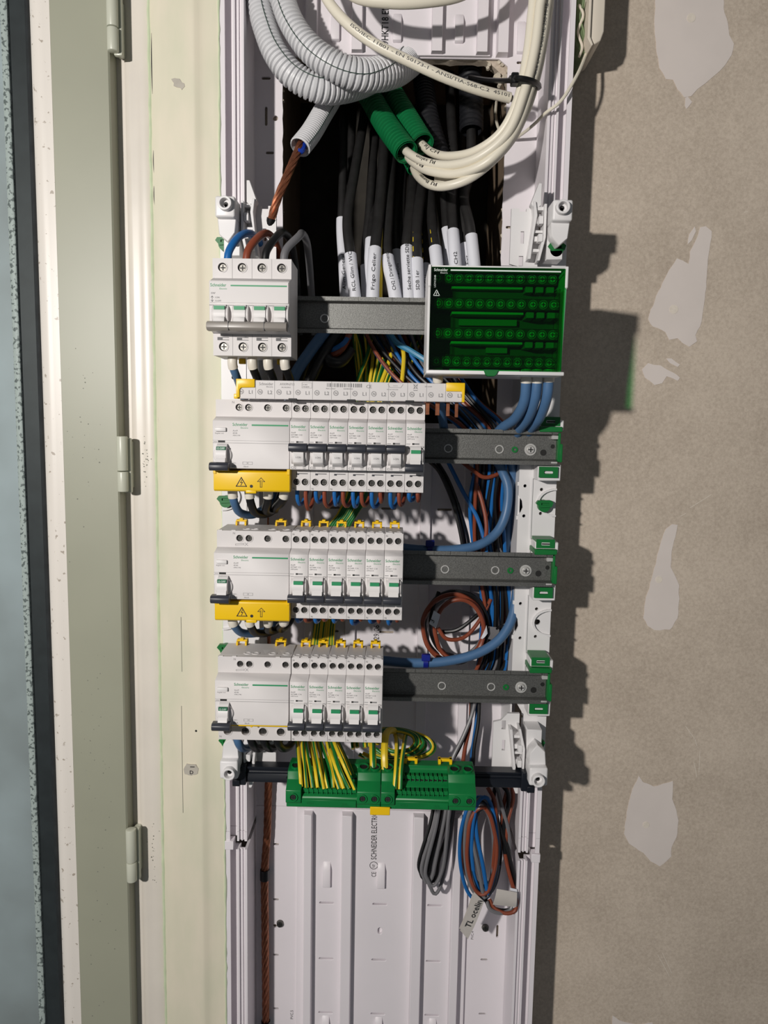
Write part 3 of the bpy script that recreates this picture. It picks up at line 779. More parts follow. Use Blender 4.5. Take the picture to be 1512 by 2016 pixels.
def rcd(k, amp, label, cover):
    t = thing('residual_current_device', (X0, RY, ZR[k]), label, 'circuit breaker', 'wide residual current devices'); W = 71.7
    part('body', MB().ext(body_profile(), 'x', 0, W), WHITE, t, world=False, bevel=.5)
    up = [(22, 34.4), (31, 34.4), (49, 34.4), (66.6, 34.4)]
    part('terminal_face', face_plate(up, 3.3, 0, W, 25, 41.5, -46.5), WHITE, t, world=False); screws(t, up, -46.5, SM_T)
    lo = [(9, -34.6), (26.8, -34.6), (44.2, -34.6), (62, -34.6)]
    part('terminal_face', face_plate(lo, 4.1, 0, W, -43.5, -23.8, -46.3), WHITE, t, world=False); screws(t, lo, -46.3, SM_B)
    part('test_button', MB().box(2.4, 12.8, -62.6, -59, 11.6, 15.4), WHITE2, t, world=False, bevel=.7, seg=2)
    part('green_stripe', MB().box(36.5, 70.5, -60.2, -59.9, 17.2, 18.6), PRINTG, t, world=False)
    mb = MB().text('Schneider', (18.6, -60.14, 17.0), 3.9, xs=.9, bold=.012).text('Electric', (26, -60.14, 14.6), 2.0, xs=1.2)
    part('brand_lettering', mb, PRINTG, t, world=False, bevel=-1)
    mb = MB().text('Acti9', (18.8, -60.14, 11.8), 2.1).text('iID40', (18.8, -60.14, 9.6), 1.9).text('A9R51740', (18.8, -60.14, 7.6), 1.6)
    mb.text('Regular test', (2.2, -60.14, 9.4), 1.7).text(amp, (17.5, -60.14, -21.6), 3.0).text('30mA', (28.5, -60.14, -21.4), 2.0).text('400V~', (18, -60.14, -18.2), 1.6)
    mb.text('N', (15.4, -46.64, 38.0), 3.0)
    for a in (28, 33): mb.stroke([(a, -60.14, -18.6), (a+4, -60.14, -18.6), (a+4, -60.14, -16.4), (a, -60.14, -16.4), (a, -60.14, -18.6)], .25)
    if k > 2: mb.stroke([(18, -46.64, 27.4), (26, -46.64, 28.0), (26, -46.64, 29.2), (18, -46.64, 28.6), (18, -46.64, 27.4)], .3).stroke([(27, -46.64, 27), (30, -46.64, 30)], .3).stroke([(27, -46.64, 30), (30, -46.64, 27)], .3)
    if not cover: mb.text('N', (.8, -46.44, -41.5), 3.0)
    part('type_lettering', mb, PRINTL, t, world=False, bevel=-1)['kind'] = 'stuff'
    part('seam_line', MB().box(0, W, -60.12, -59.9, .9, 1.2).box(0, W, -60.12, -59.9, 3.2, 3.4).box(.8, 4.2, -60.15, -59.9, 1.9, 2.3), PRINTL, t, world=False)['kind'] = 'stuff'
    part('indicator_slot', MB().box(5, 11.5, -60.2, -59.9, 1.4, 3.2), DARKHOLE, t, world=False)
    mb = MB(); mb.cyl((9.3, -57, -10.2), (0, -1, 0), 9.6, 5.2, 26, 8.4); part('toggle_surround', mb, WHITE, t, world=False, bevel=.5, seg=2)
    mb = MB(); barrel(mb, 4.6, 14.0, -58.5, -10, 10.4); part('toggle_barrel', mb, WHITE2, t, world=False)
    gw = part('green_window', MB().box(5, 13.6, -68.4, -66, -5.4, -2.2), mat('deep_green_print', (20, 104, 70), .5), t, world=False)
    part('window_lettering', MB().text('O.OFF', (9.3, -68.5, -4.8), 2.5, align='C', bold=.01), PRINTW, gw, world=False, bevel=-1)
    part('toggle_lip', MB().ext([(-67, -11), (-69.5, -13), (-71, -16.5), (-65, -17)], 'x', 4.8, 13.8), WHITE2, t, world=False, bevel=.2)
    pr = [(-65, 4), (-72, 3.7), (-74, 1.4), (-74, -1.8), (-72, -3.7), (-65, -4)]
    part('toggle_bar', MB().ext([(a, b-20.6) for a, b in pr], 'x', -.8, 17), TOG, t, world=False, bevel=.6, seg=2)
    if k > 2:
        for x in (10.2, 50.5): part('rail_latch', latch(MB(), x, 11), YEL, t, world=False, bevel=.3)
        for x in (31, 39, 56, 70): part('top_opening', MB().ring((x-4, -34, 41.4), (0, 0, 1), 4.2, 2.4, .5, 16), WHITE2, t, world=False)
        mb = MB()
        for x in (44, 61): mb.add([(x-4, -22, 41.62), (x+5, -22, 41.62), (x+1, -36, 41.62)], [(0, 1, 2)])
        part('top_triangle', mb, WHITE2, t, world=False, bevel=-1)['kind'] = 'stuff'
        part('top_notch', MB().box(14, 18, -46.2, -44, 41.0, 42).box(57, 61, -46.2, -44, 41.0, 42).box(1, 5, -46.2, -44, 41, 42), WHITE2, t, world=False)['kind'] = 'stuff'
    if cover:
        pr = [(-46.8, -24.4), (-57.2, -25.2), (-58, -26.4), (-58, -43), (-56, -44.6), (-46.8, -44.6)]
        c = part('terminal_cover', MB().ext(pr, 'x', -.1, W+.1).box(30, 40, -57.6, -48, -46.2, -43), YEL, t, world=False, bevel=.6, seg=2)
        part('cover_hook', MB().box(-.2, 2.6, -59, -46, -28, -21.5), YEL, t, world=False, bevel=.3); part('cover_hook', MB().box(W-2.6, W+.2, -59, -46, -28, -21.5), YEL, t, world=False, bevel=.3)
        mb = MB(); a = [(21.4, -58.1, -39.5), (31, -58.1, -39.5), (26.2, -58.1, -31.2), (21.4, -58.1, -39.5)]
        mb.stroke(a, .8); mb.stroke([(26.9, -58.1, -33.2), (25.4, -58.1, -36.0), (27.2, -58.1, -35.8), (25.7, -58.1, -38.6)], .6)
        mb.stroke([(44, -58.1, -40), (44, -58.1, -33.6)], .5).stroke([(45.6, -58.1, -40), (45.6, -58.1, -33.6)], .5).stroke([(44, -58.1, -40), (45.6, -58.1, -40)], .5)
        mb.stroke([(41.4, -58.1, -34.8), (44.8, -58.1, -31.2), (48.2, -58.1, -34.8), (46.6, -58.1, -34.8)], .5).stroke([(41.4, -58.1, -34.8), (43.8, -58.1, -34.8)], .5)
        mb.cyl((35.6, -58.15, -39.3), (0, 1, 0), 1.5, .3, 14)
        part('warning_print', mb, INK, c, world=False, bevel=-1)
    else:
        part('cover_stub', MB().box(.5, 71, -58.6, -47, -24.6, -22.4).box(34, 36, -58.6, -47, -25.6, -24), YEL, t, world=False, bevel=.5)
    return t


rcd(2, '40A', 'wide white residual current device marked 40A with yellow cover, under the comb', True)
rcd(3, '63A', 'wide white residual current device marked 63A with yellow cover, middle row', True)
rcd(4, '63A', 'wide white residual current device with uncovered lower terminals, lowest row', False)

# ---- four-pole isolating switch
sw = thing('isolating_switch', (X0+.6, RY1, ZR[1]), 'white four-pole isolating switch with grey toggle bar', 'switch')
W = 72
pr = [(-.4, 42.6), (-40, 42.6), (-40, 25), (-46, 25), (-58, 20.5), (-60, 20.5), (-60, -20), (-56, -23), (-46, -25), (-40, -25), (-40, -44.6), (-.4, -44.6)]
part('body', MB().ext(pr, 'x', 0, W), WHITE, sw, world=False, bevel=.6, seg=2)
up = [(9+18*i, 34.6) for i in range(4)]; lo = [(9.4+18*i, -36.4) for i in range(4)]
part('terminal_face', face_plate(up, 4.1, 0, W, 24.6, 42.6, -46), WHITE, sw, world=False); screws(sw, up, -46, SM_B)
part('terminal_face', face_plate(lo, 4.1, 0, W, -44.6, -24.6, -46), WHITE, sw, world=False); screws(sw, lo, -46, SM_B)
part('label_panel', MB().box(.6, 71.4, -60.8, -59, .8, 19.6), WHITE, sw, world=False, bevel=.3)
part('seam_line', MB().box(0, W, -60.3, -59.8, -1.4, -.9), PRINTL, sw, world=False)
mb = MB()
for x in (18, 36, 54): mb.box(x-.12, x+.12, -46.15, -45.8, 25, 42.5).box(x-.12, x+.12, -46.15, -45.8, -44.5, -25)
part('pole_joint', mb, PRINTL, sw, world=False)['kind'] = 'stuff'
mb = MB().text('Schneider', (1.2, -60.95, 15.0), 4.0, xs=.9, bold=.012).text('Electric', (9.4, -60.95, 12.5), 2.0, xs=1.15)
part('brand_lettering', mb, PRINTG, sw, world=False, bevel=-1)
part('green_stripe', MB().box(19.5, 70, -61, -60.7, 15.4, 16.6), PRINTG, sw, world=False)
mb = MB().text('iSW', (1.8, -60.95, 8.4), 2.3).text('I.ON', (5.4, -60.95, 4.8), 2.0).text('O.OFF', (5.4, -60.95, 1.8), 2.0)
mb.stroke([(2.9, -60.95, 1.8), (2.9, -60.95, 6.6)], .35).stroke([(1.9, -60.95, 5.4), (2.9, -60.95, 6.6), (3.9, -60.95, 5.4)], .35).stroke([(1.9, -60.95, 3), (2.9, -60.95, 1.8), (3.9, -60.95, 3)], .35)
part('type_lettering', mb, PRINTD, sw, world=False, bevel=-1)['kind'] = 'stuff'
for i in range(4):
    x = 3.6+18*i
    mb = MB(); barrel(mb, x+1.4, x+11.8, -57, -9.6, 9.6); tb = part('toggle', mb, WHITE2, sw, world=False)
    mb = MB(); barrel(mb, x-.6, x+1.4, -57, -9.6, 8.6); barrel(mb, x+11.8, x+14.2, -57, -9.6, 8.6); part('toggle_surround', mb, WHITE, sw, world=False, bevel=.3)
    part('green_window', MB().box(x+1.8, x+11.4, -66.6, -64, -5.8, -2.6), PRINTG, tb, world=False)
    part('toggle_lip', MB().ext([(-64.6, -10.5), (-67.6, -13), (-69, -17), (-62, -17)], 'x', x+1.7, x+11.5), WHITE2, tb, world=False, bevel=.2)
    part('tool_slot', MB().box(x+.4, x+11, -46.25, -45.8, -28.4, -27.9).box(x+.4, x+11, -46.25, -45.8, -30.6, -30.1).box(x+.4, x+5, -46.3, -45.8, -30.6, -27.9), PRINTD, sw, world=False)
pr = [(-63, -16.6), (-69, -16.4), (-72.4, -18.2), (-72.8, -22.4), (-70, -24.6), (-63, -24.8)]
part('toggle_bar', MB().ext(pr, 'x', -.2, 71.2), GREYBAR, sw, world=False, bevel=.6, seg=2)
part('bar_joint', MB().box(19.2, 19.6, -73, -66, -24.6, -16.6).box(51, 51.4, -73, -66, -24.6, -16.6), PRINTD, sw, world=False)['kind'] = 'stuff'
for x in (17, 54): part('rail_latch', MB().box(x, x+6, -14, -8, -49.5, -44.6), YEL, sw, world=False, bevel=.4)

# ---- comb busbar
cb = thing('comb_busbar', (-140, -103, 41.4), 'white comb busbar with yellow end caps above the upper breakers', 'busbar')
tilt = MB()
cx0, cx1 = -138.5, 66.5
part('busbar_body', MB().ext([(-103, 41.6), (-103, 58.6), (-88, 58.6), (-86, 55), (-86, 43.5), (-88, 41.6)], 'x', cx0, cx1), WHITE, cb, bevel=.5)
for x in np.arange(-138.4+14.6, cx1-4, 17.5): part('module_joint', MB().box(x-.12, x+.12, -103.15, -102.8, 42, 58.4), PRINTL, cb)
mb = MB().ext([(-141.6, 59.6), (-124.5, 59.6), (-124.5, 52), (-137, 51.6), (-138.4, 50), (-138.4, 43), (-141.6, 42)], 'y', -104.6, -85).box(-144.5, -138.5, -101, -95, 41.5, 46)
part('end_cap', mb, YEL, cb, bevel=.5, seg=2)
mb = MB().ext([(51.6, 59.2), (68.8, 59.2), (68.8, 41.6), (66.4, 41.6), (66.4, 50.6), (65.4, 51.4), (51.6, 51.4)], 'y', -104.6, -85)
part('end_cap', mb, YEL, cb, bevel=.5, seg=2)
for i, (x, h, wd) in enumerate([(35.4, 12, 3.6), (44.6, 12.5, 4), (54.4, 13, 3.4), (62.4, 14, 3.2)]):
    part('copper_tooth', MB().box(x-wd/2, x+wd/2, -94.6, -92.6, 41.8-h, 43), COPPER, cb, bevel=.3)
for x in (-89.5, -35.5, 18.5): part('black_notch', MB().box(x-4, x+4, -103.3, -90, 40.4, 42.6), INK, cb, bevel=.3)
mb = MB()
for i in range(12):
    x = -138.4+17.5*i; z = 47.2-.02*i
    mb.ring((x+1.2, -103.12, z+.9), (0, -1, 0), 2.4, 1.9, .06, 18); mb.text('N', (x+1.2, -103.2, z-.2), 3.0, align='C', bold=.02); mb.text('L%d' % (i % 3+1), (x+8, -103.2, z-1.0), 4.6, bold=.012)
mb.text('Schneider', (-120.6, -103.2, 54.2), 3.6, xs=.9).text('Electric', (-114, -103.2, 52.2), 1.8, xs=1.15).text('A9XPN712', (-101.5, -103.2, 54.4), 2.9).text('NL1NL2NL3', (-100, -103.2, 52), 1.6)
mb.text('Ui 440V', (-80.4, -103.2, 54.8), 1.3).text('100A@40C', (-80.4, -103.2, 52.9), 1.3).stroke([(-81, -103.2, 52.2), (-72, -103.2, 52.2), (-72, -103.2, 57), (-81, -103.2, 57), (-81, -103.2, 52.2)], .2)
x = -58.0
random.seed(3)
while x < -26:
    wdt = random.choice([.3, .5, .8, 1.1]); mb.box(x, x+wdt, -103.2, -103, 53.6, 57); x += wdt+random.choice([.4, .6, 1.0])
mb.text('Made in Poland', (-59, -103.2, 51.6), 1.4).text('3606480430961', (-43, -103.2, 51.6), 1.4).text('CE', (-22, -103.2, 53), 4.4)
mb.stroke([(-2, -103.2, 57), (0, -103.2, 54), (10, -103.2, 54), (12, -103.2, 57)], .25).stroke([(3, -103.2, 55.5), (7, -103.2, 55.5)], .25).text('See user instruction', (-3, -103.2, 51.8), 1.3)
mb.stroke([(21.5, -103.2, 57.4), (25.5, -103.2, 53)], .3).stroke([(25.5, -103.2, 57.4), (21.5, -103.2, 53)], .3).stroke([(22, -103.2, 56.6), (25, -103.2, 56.6), (24.6, -103.2, 53.6), (22.4, -103.2, 53.6), (22, -103.2, 56.6)], .3).box(21.6, 25.4, -103.2, -103, 51.4, 52)
mb.text('EN 61439', (32, -103.2, 54.8), 1.6)
part('printed_lettering', mb, PRINTL, cb, bevel=-1)

# ---- distribution block
db = thing('distribution_block', (94, RY1, 69.3), 'terminal distribution block under a clear green cover', 'terminal block')
bx0, bx1, bz0, bz1 = 33.0, 154.4, 69.4, 159.6
part('base', MB().box(bx0+2, bx1-2, -80, -53, bz0+2, bz1-2), mat('terminal_base', (92, 94, 94), .5), db, bevel=.6)
part('frame_side', MB().ext([(-121, bz1+1.2), (-121, bz1-17), (-119, bz1-18), (-119, bz0), (-56, bz0), (-56, bz1+1.2)], 'x', bx0-.8, bx0+1.6), BRK, db, bevel=.4)
part('frame_side', MB().ext([(-121, bz1+1.2), (-121, bz1-17), (-117, bz1-18), (-108, bz0), (-56, bz0), (-56, bz1+1.2)], 'x', bx1-1.6, bx1+.8), BRK, db, bevel=.4)
part('frame_bottom', MB().box(bx0-.8, bx1+.8, -121, -58, bz0-3.4, bz0), BRK, db, bevel=.8, seg=2)
part('frame_top', MB().box(bx0, bx1, -119.6, -58, bz1-.6, bz1+.8), BRK, db, bevel=.3)
TERM = mat('terminal_grey', (150, 152, 150), .45)
TERMD = mat('terminal_dark_grey', (58, 60, 60), .5)
rows = [(548.5, -96), (598.5, -106), (657.5, -106), (713, -96)]
SM_D = screw_mesh('clamp_screw', 3.0, 2.0, mat('bright_screw', (244, 244, 240), .25, .35), 14)
DBW = db.location/S
for py, y in rows:
    zc = at(970, py, y)[2]
    part('terminal_row', MB().box(bx0+3.5, bx1-3.5, y+1, -80, zc-5.2, zc+5.2), TERMD, db, bevel=.6)
    part('brass_bar', MB().box(bx0+22, bx1-34, y+5, -80, zc-8.6, zc-6.4), mat('bar_grey', (214, 214, 210), .4), db, bevel=.3)
    for j in range(3): part('terminal_cube', MB().box(bx1-32+j*9.6, bx1-25+j*9.6, y+2, -80, zc-11.6, zc-6.4), TERM, db, bevel=.4)
    for i in range(12):
        x = bx0+9.4+i*9.35+(1.2 if i > 8 else 0)
        part('screw_ring', MB().ring((x, y+1.2, zc), (0, -1, 0), 4.2, 3.5, 1.4, 16), TERM, db)
        o = obj('clamp_screw', SM_D, db); o.location = [(x-DBW[0])*S, (y+1.2-DBW[1])*S, (zc-DBW[2])*S]
part('centre_label', MB().box(bx0+30, bx0+84, -86, -80, 113, 119), TERM, db, bevel=.3)
part('centre_label', MB().box(bx0+56, bx0+76, -86, -80, 88, 95), TERM, db, bevel=.3)
cov = MB()
t_ = 1.6
cov.box(bx0+1.8, bx1-1.8, -121.4, -121.4+t_, bz0+.4, bz1-.8)
part('clear_cover', cov, COVER, db, bevel=.5)
part('cover_edge', MB().ext([(-119.6, bz1-18), (-119.6, bz0+.2), (-100, bz0+.2), (-100, bz1-18)], 'x', bx1-6.4, bx1-5.2), COVER, db)
part('cover_edge', MB().ext([(-119.6, bz1-2), (-119.6, bz0+.2), (-100, bz0+.2), (-100, bz1-2)], 'x', bx0+4.0, bx0+5.0), COVER, db)
part('cover_rib', MB().box(bx0+16, bx1-16, -119.6, -112, bz0+12.4, bz0+13.8), COVER, db)
part('release_tab', MB().ext([(bx0+50, bz0+1), (bx0+64, bz0+1), (bx0+62, bz0-3.6), (bx0+60, bz0-5), (bx0+54, bz0-5), (bx0+52, bz0-3.6)], 'y', -122.6, -117), CLIPG, db, bevel=.5)
mb = MB().text('Schneider', (bx0+4, -121.65, bz1-4.6), 3.4, xs=.9, bold=.012).text('Electric', (bx0+9.6, -121.65, bz1-6.6), 1.8, xs=1.2)
mb.box(bx0+18.6, bx1-6, -121.7, -121.5, bz1-4.2, bz1-3.0).text('LGY412548', (bx0+5.8, -121.65, bz1-18.6), 2.2, (0, 0, 1), (-1, 0, 0))
mb.stroke([(bx0+4, -121.65, bz1-25.6), (bx0+9.4, -121.65, bz1-25.6), (bx0+6.7, -121.65, bz1-20.6), (bx0+4, -121.65, bz1-25.6)], .5).stroke([(bx0+7.3, -121.65, bz1-22.4), (bx0+6.2, -121.65, bz1-23.8), (bx0+7.2, -121.65, bz1-23.8), (bx0+6.3, -121.65, bz1-25)], .35)
part('printed_lettering', mb, PRINTW, db, bevel=-1)

# ---- earth terminal blocks
def earth_block(x0, x1, ends, cols0, cols1, label):
    t = thing('earth_terminal_block', ((x0+x1)/2, -45, -364), label, 'terminal block', 'green earth terminal blocks')
    prof = [(-44, -331), (-57, -331), (-57, -335), (-64, -339), (-66, -343), (-73, -346.5), (-74.5, -349), (-84, -353), (-85, -355), (-85, -364.5), (-44, -364.5)]
    part('body', MB().ext(prof, 'x', x0, x1), GREEN, t, bevel=.5)
    for a, b, n in ends:
        part('clamp_housing', MB().ext([(-50, -330.5), (-72, -332.5), (-76, -340), (-87.5, -346), (-87.5, -358.5), (-86, -360), (-50, -360)], 'x', a, b), GREEN, t, bevel=.7, seg=2)
        for i in range(n):
            xc = a+(b-a)*(i+.5)/n; rr = min(5.2, (b-a)/n/2-.4)
            part('entry_funnel', MB().ring((xc, -64, -334), (0, -.25, .97), rr, rr-1, 5, 20), GREEN, t)
            part('entry_hole', MB().cyl((xc, -64, -332.4), (0, -.25, .97), rr-1, 2, 18), DARKHOLE, t)
            part('clamp_ring', MB().ring((xc, -87.2, -352.6), (0, -1, 0), 4.4, 3.2, 1.8, 20), GREEN, t)
            o = obj('clamp_screw', SM_T, t); o.location = [(xc-(x0+x1)/2)*S, (-87.3+45)*S, (-352.6+364)*S]
    mb = MB(); n = 11; pit = (cols1-cols0)/n
    for row, (y, z) in enumerate([(-65.6, -341.5), (-79.8, -351)]):
        for i in range(n):
            xc = cols0+pit*(i+.5)
            part('push_terminal', MB().box(xc-2.9, xc+2.9, y-.8, y+3, z-3.2, z-.4).mt(1).box(xc-2.9, xc+2.9, y-1.2, y+6, z+.6, z+4.4), [DARKHOLE, GREEN], t)
            if i: part('divider', MB().box(xc-pit/2-.6, xc-pit/2+.6, y-2.4, y+3, z-3.6, z+4), GREEN, t)
    part('front_step', MB().box(cols0-1, cols1+1, -86.6, -84, -363.4, -355.8), GREEN, t, bevel=.5)
    xm = (cols0+cols1)/2
    part('moulded_lettering', MB().text('V73.1', (cols0+4, -86.75, -360.4), 3.2).text('A.16', (cols1-13, -86.75, -360.4), 2.6).box(cols1-14, cols1-4, -86.8, -86.5, -361.8, -361.4), mat('green_relief', (14, 96, 50), .4), t, bevel=-1)
    return t


earth_block(-97, -2.3, [(-97.5, -82, 1), (-26, -2.4, 2)], -80.5, -27.5, 'green earth terminal block filled with green-yellow wires, left one')
earth_block(-1.9, 93.5, [(-1.8, 12, 1), (66, 93.6, 2)], 14, 65, 'green earth terminal block with two rows of empty push terminals, right one')
for i, (a, b, dsc) in enumerate([(862, 890, 'small yellow latch on top of the empty earth terminals')]):
    p, q = at(a, 1508, -50), at(b, 1495, -50)
    mb = MB().box(p[0], p[0]+3, -54, -46, -331, q[2]+1).box(q[0]-3, q[0], -54, -46, -331, q[2]+1).box(p[0], q[0], -52, -48, q[2]-2, q[2]+1)
    solo('yellow_latch', mb, YEL, dsc, 'latch', 'yellow latches of the earth terminals', bevel=.4)
p, q = at(795, 1508, -50), at(822, 1493, -50)
solo('yellow_latch', MB().box(p[0], p[0]+3, -54, -46, -331, q[2]+1).box(q[0]-3, q[0], -54, -46, -331, q[2]+1).box(p[0], q[0], -52, -48, q[2]-2, q[2]+1), YEL, 'small yellow latch half hidden by coiled earth wires', 'latch', 'yellow latches of the earth terminals', bevel=.4)
solo('yellow_latch', MB().ext([(-88.5, -361), (-88.5, -369.5), (-84, -370.5), (-70, -368), (-70, -364.6), (-85.2, -364.6), (-86.8, -361)], 'x', -12.5, 7.5), YEL, 'wide yellow latch below the joint of the earth terminals', 'latch', 'yellow latches of the earth terminals', bevel=.5)

# ================================================================== BRACKETS, CLIPS AND LOCKS
def bracket(sx, sz, zb, label):
    """corner stand-off: boss block, ring, fork and notched plate; built for the upper right, mirrored by sx, sz"""
    t = thing('corner_bracket', (sx*150, -8, zb), label, 'bracket', 'white corner brackets')
    def Q(mb):
        mb.v = [(sx*a, b, zb+sz*c) for a, b, c in mb.v]; return mb
    part('boss_block', Q(MB().box(151.5, 170.5, -58, -30, -9.5, 10)), BRK, t, bevel=2.0, seg=3)
    part('boss_ring', Q(MB().ring((160, -57.5, 2), (0, -1, 0), 6.6, 4.4, 7, 24)), BRK, t, bevel=.6, seg=2)
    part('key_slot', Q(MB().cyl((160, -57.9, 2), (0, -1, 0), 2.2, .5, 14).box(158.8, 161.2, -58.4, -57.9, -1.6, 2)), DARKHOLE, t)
    part('boss_leg', Q(MB().ext([(151.8, -9), (170, -9), (168.5, -24), (160, -31), (153, -22)], 'y', -50, -28)), BRK, t, bevel=.8)
    part('boss_stem', Q(MB().box(152, 168, -32, -8, -40, 8)), BRK, t, bevel=.6)
    part('plate', Q(MB().plate([(118, 12), (126, 12), (126, 9), (133, 9), (133, 12), (146, 12), (146, -52), (133, -52), (126, -44), (118, -42)], [rect(128, 131.5, -22, -10), rect(127, 131.5, -44, -34)], -18, -14)), BRK, t)
    part('prong', Q(MB().ext([(135.5, 14), (142.5, 33), (145.5, 33), (145.5, 12), (139, 8)], 'y', -30, -17)), BRK, t, bevel=.4)
    part('ladder_rail', Q(MB().ext([(137, 15), (139.5, 15), (141.5, 2), (139, -14), (136.5, -40), (133.5, -40), (137, -14), (138.6, 2)], 'y', -33, -16)), BRK, t, bevel=.3)
    part('ladder_rail', Q(MB().ext([(147.5, 12), (150, 12), (150, -20), (145, -42), (142.5, -42), (147.5, -18)], 'y', -36, -16)), BRK, t, bevel=.3)
    for z, l, h in ((9, 138, 3.4), (-3, 140, 5), (-13, 138, 2.6), (-20, 139, 5), (-31, 136, 3)):
        part('ladder_rung', Q(MB().box(l, 149 if z > -25 else 145, -30, -16, z-h/2, z+h/2)), BRK, t, bevel=.3)
    for z in (-3, -20): part('stop_block', Q(MB().box(142.5, 147, -37, -26, z-4.2, z+3.4)), BRK, t, bevel=.4)
    return t


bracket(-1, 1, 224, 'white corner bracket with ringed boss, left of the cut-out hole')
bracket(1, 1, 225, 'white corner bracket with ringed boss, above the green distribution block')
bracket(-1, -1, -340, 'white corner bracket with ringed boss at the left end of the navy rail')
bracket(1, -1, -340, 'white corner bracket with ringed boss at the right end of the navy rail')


def lock(px, py, Y, label, flip=1):
    x, _, z = at(px, py, Y)
    t = thing('turn_lock', (x, Y, z), label, 'fastener', 'green quarter-turn locks')
    hx = [(x-9, z+1), (x-7, z+4), (x+6, z+4.4), (x+9, z+2), (x+7.4, z-2.6), (x-5, z-3.4)]
    part('lock_head', MB().plate(hx, [rect(x-3.6, x+4.4, z-.7, z+1.7)], Y-2, Y+1.5).ext(hx, 'y', Y+1.5, Y+4), CLIPG, t)
    part('lock_stem', MB().cyl((x, Y, z-2*flip), (0, 1, 0), 6.4, 12, 18), CLIPG, t)


lock(1096, 488, -32, 'green turn lock above the distribution block, right column')
lock(1072, 993, -16, 'green turn lock in the right column between second and third steel rails')
lock(1056, 1464, -24, 'green turn lock in the right column below the lowest rail', -1)
lock(442, 476, -28, 'green turn lock on the left above the four-pole switch')
lock(444, 984, -16, 'green turn lock on the left beside the looped feed cables')
lock(447, 1459, -20, 'green turn lock on the left under the lowest residual current device')
lock(444, 1276, -14, 'green turn lock on the left, mostly hidden behind the lowest device row')

for k in (2, 3, 4):
    z = ZR[k]; nm = {2: 'second steel rail from the top', 3: 'third steel rail from the top', 4: 'lowest steel rail'}[k]
    for part_, z0, z1, lb in (('top', z+17.8, z+31, 'above'), ('bottom', z-30.5, z-19.5, 'below')):
        t = thing('rail_clip', (162, -8, z0), f'green clip {lb} the right end of the {nm}', 'clip', 'green rail clips')
        zc = (z0+z1)/2+(2 if lb == 'above' else 0); zq = z0+(4 if lb == 'above' else 0)
        part('clip_body', MB().plate(rect(153, 172, zq, z1), [rect(158, 167, zc-1.6, zc+1.4)], -36, -31).box(153, 172, -31, -10, zq, z1), CLIPG, t)
        if lb == 'above': part('clip_foot', MB().box(150.5, 173.5, -42, -12, z0-2, z0+3.4), CLIPG, t, bevel=.6)
        part('clip_glint', MB().box(158.8, 167, -35, -31, zc-1.0, zc+.3), BRK, t)  # pale bar inside the slot, a highlight modelled as a white strip
    t = thing('rail_end_cap', (171, -40, z-10), f'green cap on the right tip of the {nm}', 'clip', 'green rail end caps')
    part('cap_body', MB().box(169.8, 172.4, -41, -12, z-14, z+15), CLIPG, t, bevel=.5)
    part('cap_tab', MB().box(171.5, 174.6, -42, -30, z-14.5, z+4), CLIPG, t, bevel=.6)
    sp = thing('rail_support', (160, -8, z-32), f'white moulded support behind the right end of the {nm}', 'support', 'white rail supports')
    part('support_block', MB().box(152, 175.5, -33, -8, z-34, z-17), BRK, sp, bevel=.8)
    part('support_block', MB().box(152, 176, -35, -8, z+17, z+28), BRK, sp, bevel=.8)

# ================================================================== CONDUITS


def conduit(name, pts, r, m, label, cat='conduit', group=None, period=4.6, open_end=False, line=None, deep=.88, n=20):
    P = spline(ats(pts), period/5)
    k = np.arange(len(P)) % 5; r_ = np.interp(np.linspace(0, 1, len(P)), [0, .5, .72, 1], r) if not np.isscalar(r) else np.full(len(P), r)
    rr = np.where(k < 3, r_, r_*deep); r = float(r_[-1])
    mb = MB().tube(P, rr, n, caps=not open_end)
    if open_end:      # inner wall of the open mouth
        mb.tube(P[-14:], r*.84, n, caps=False)
        mb.add([], [])
    o = solo(name, mb, m, label, cat, group)
    if line:
        T = np.gradient(P, axis=0); T /= np.linalg.norm(T, axis=1)[:, None]; c = np.array(line, float)
        N = c-T*(T@c)[:, None]; N /= np.linalg.norm(N, axis=1)[:, None]
        part('tracer_line', MB().tube(P[::5]+N[::5]*r_[::5, None], .45, 5), mat('tracer_ink', (40, 66, 56), .5), o)
    return o, P


conduit('corrugated_conduit', [(470, -420, 34), (503, -60, 22), (509, 0, 18), (521, 52, 10), (543, 106, 2), (582, 152, 0), (638, 175, 8), (700, 166, 40), (755, 140, 90), (790, 120, 140)], [12.0, 12.6, 15.6, 16.0], GREYC,
        'thick grey corrugated conduit nearest the left edge, bending into the hole', group='grey corrugated conduits', line=(.25, -1, .3), period=4.7, deep=.84)
o, P = conduit('corrugated_conduit', [(512, -420, 24), (546, -60, 8), (557, 0, 4), (578, 52, -4), (614, 99, -10), (664, 133, -10), (717, 148, 0), (772, 140, 30), (806, 120, 80), (826, 98, 130)], [12.0, 13.0, 17.0, 16.5], GREYC,
               'thick grey corrugated conduit in front, sweeping right into the hole', group='grey corrugated conduits', line=(-.3, -1, -.3), period=4.9, deep=.84)
q = at(497, 2, 16)
part('black_tape', MB().tube(spline(ats([(503, -30, 20), (509, 2, 18)]), 3), 13.4, 20), BLKTAPE, bpy.data.objects['corrugated_conduit'])
c3, P3 = conduit('corrugated_conduit', [(672, 150, 110), (655, 190, 70), (634, 225, 45), (612, 262, 25), (590, 290, 10)], 11.2, GREYC,
                 'grey corrugated conduit with open end holding bare copper', group='grey corrugated conduits', open_end=True, period=3.0, line=(.8, -.6, 0))
part('inner_string', MB().tube(spline(ats([(606, 262, 30), (600, 285, 12), (594, 298, 4), (586, 296, 2)]), 2), 2.6, 8), mat('blue_string', (20, 60, 170), .4), c3)
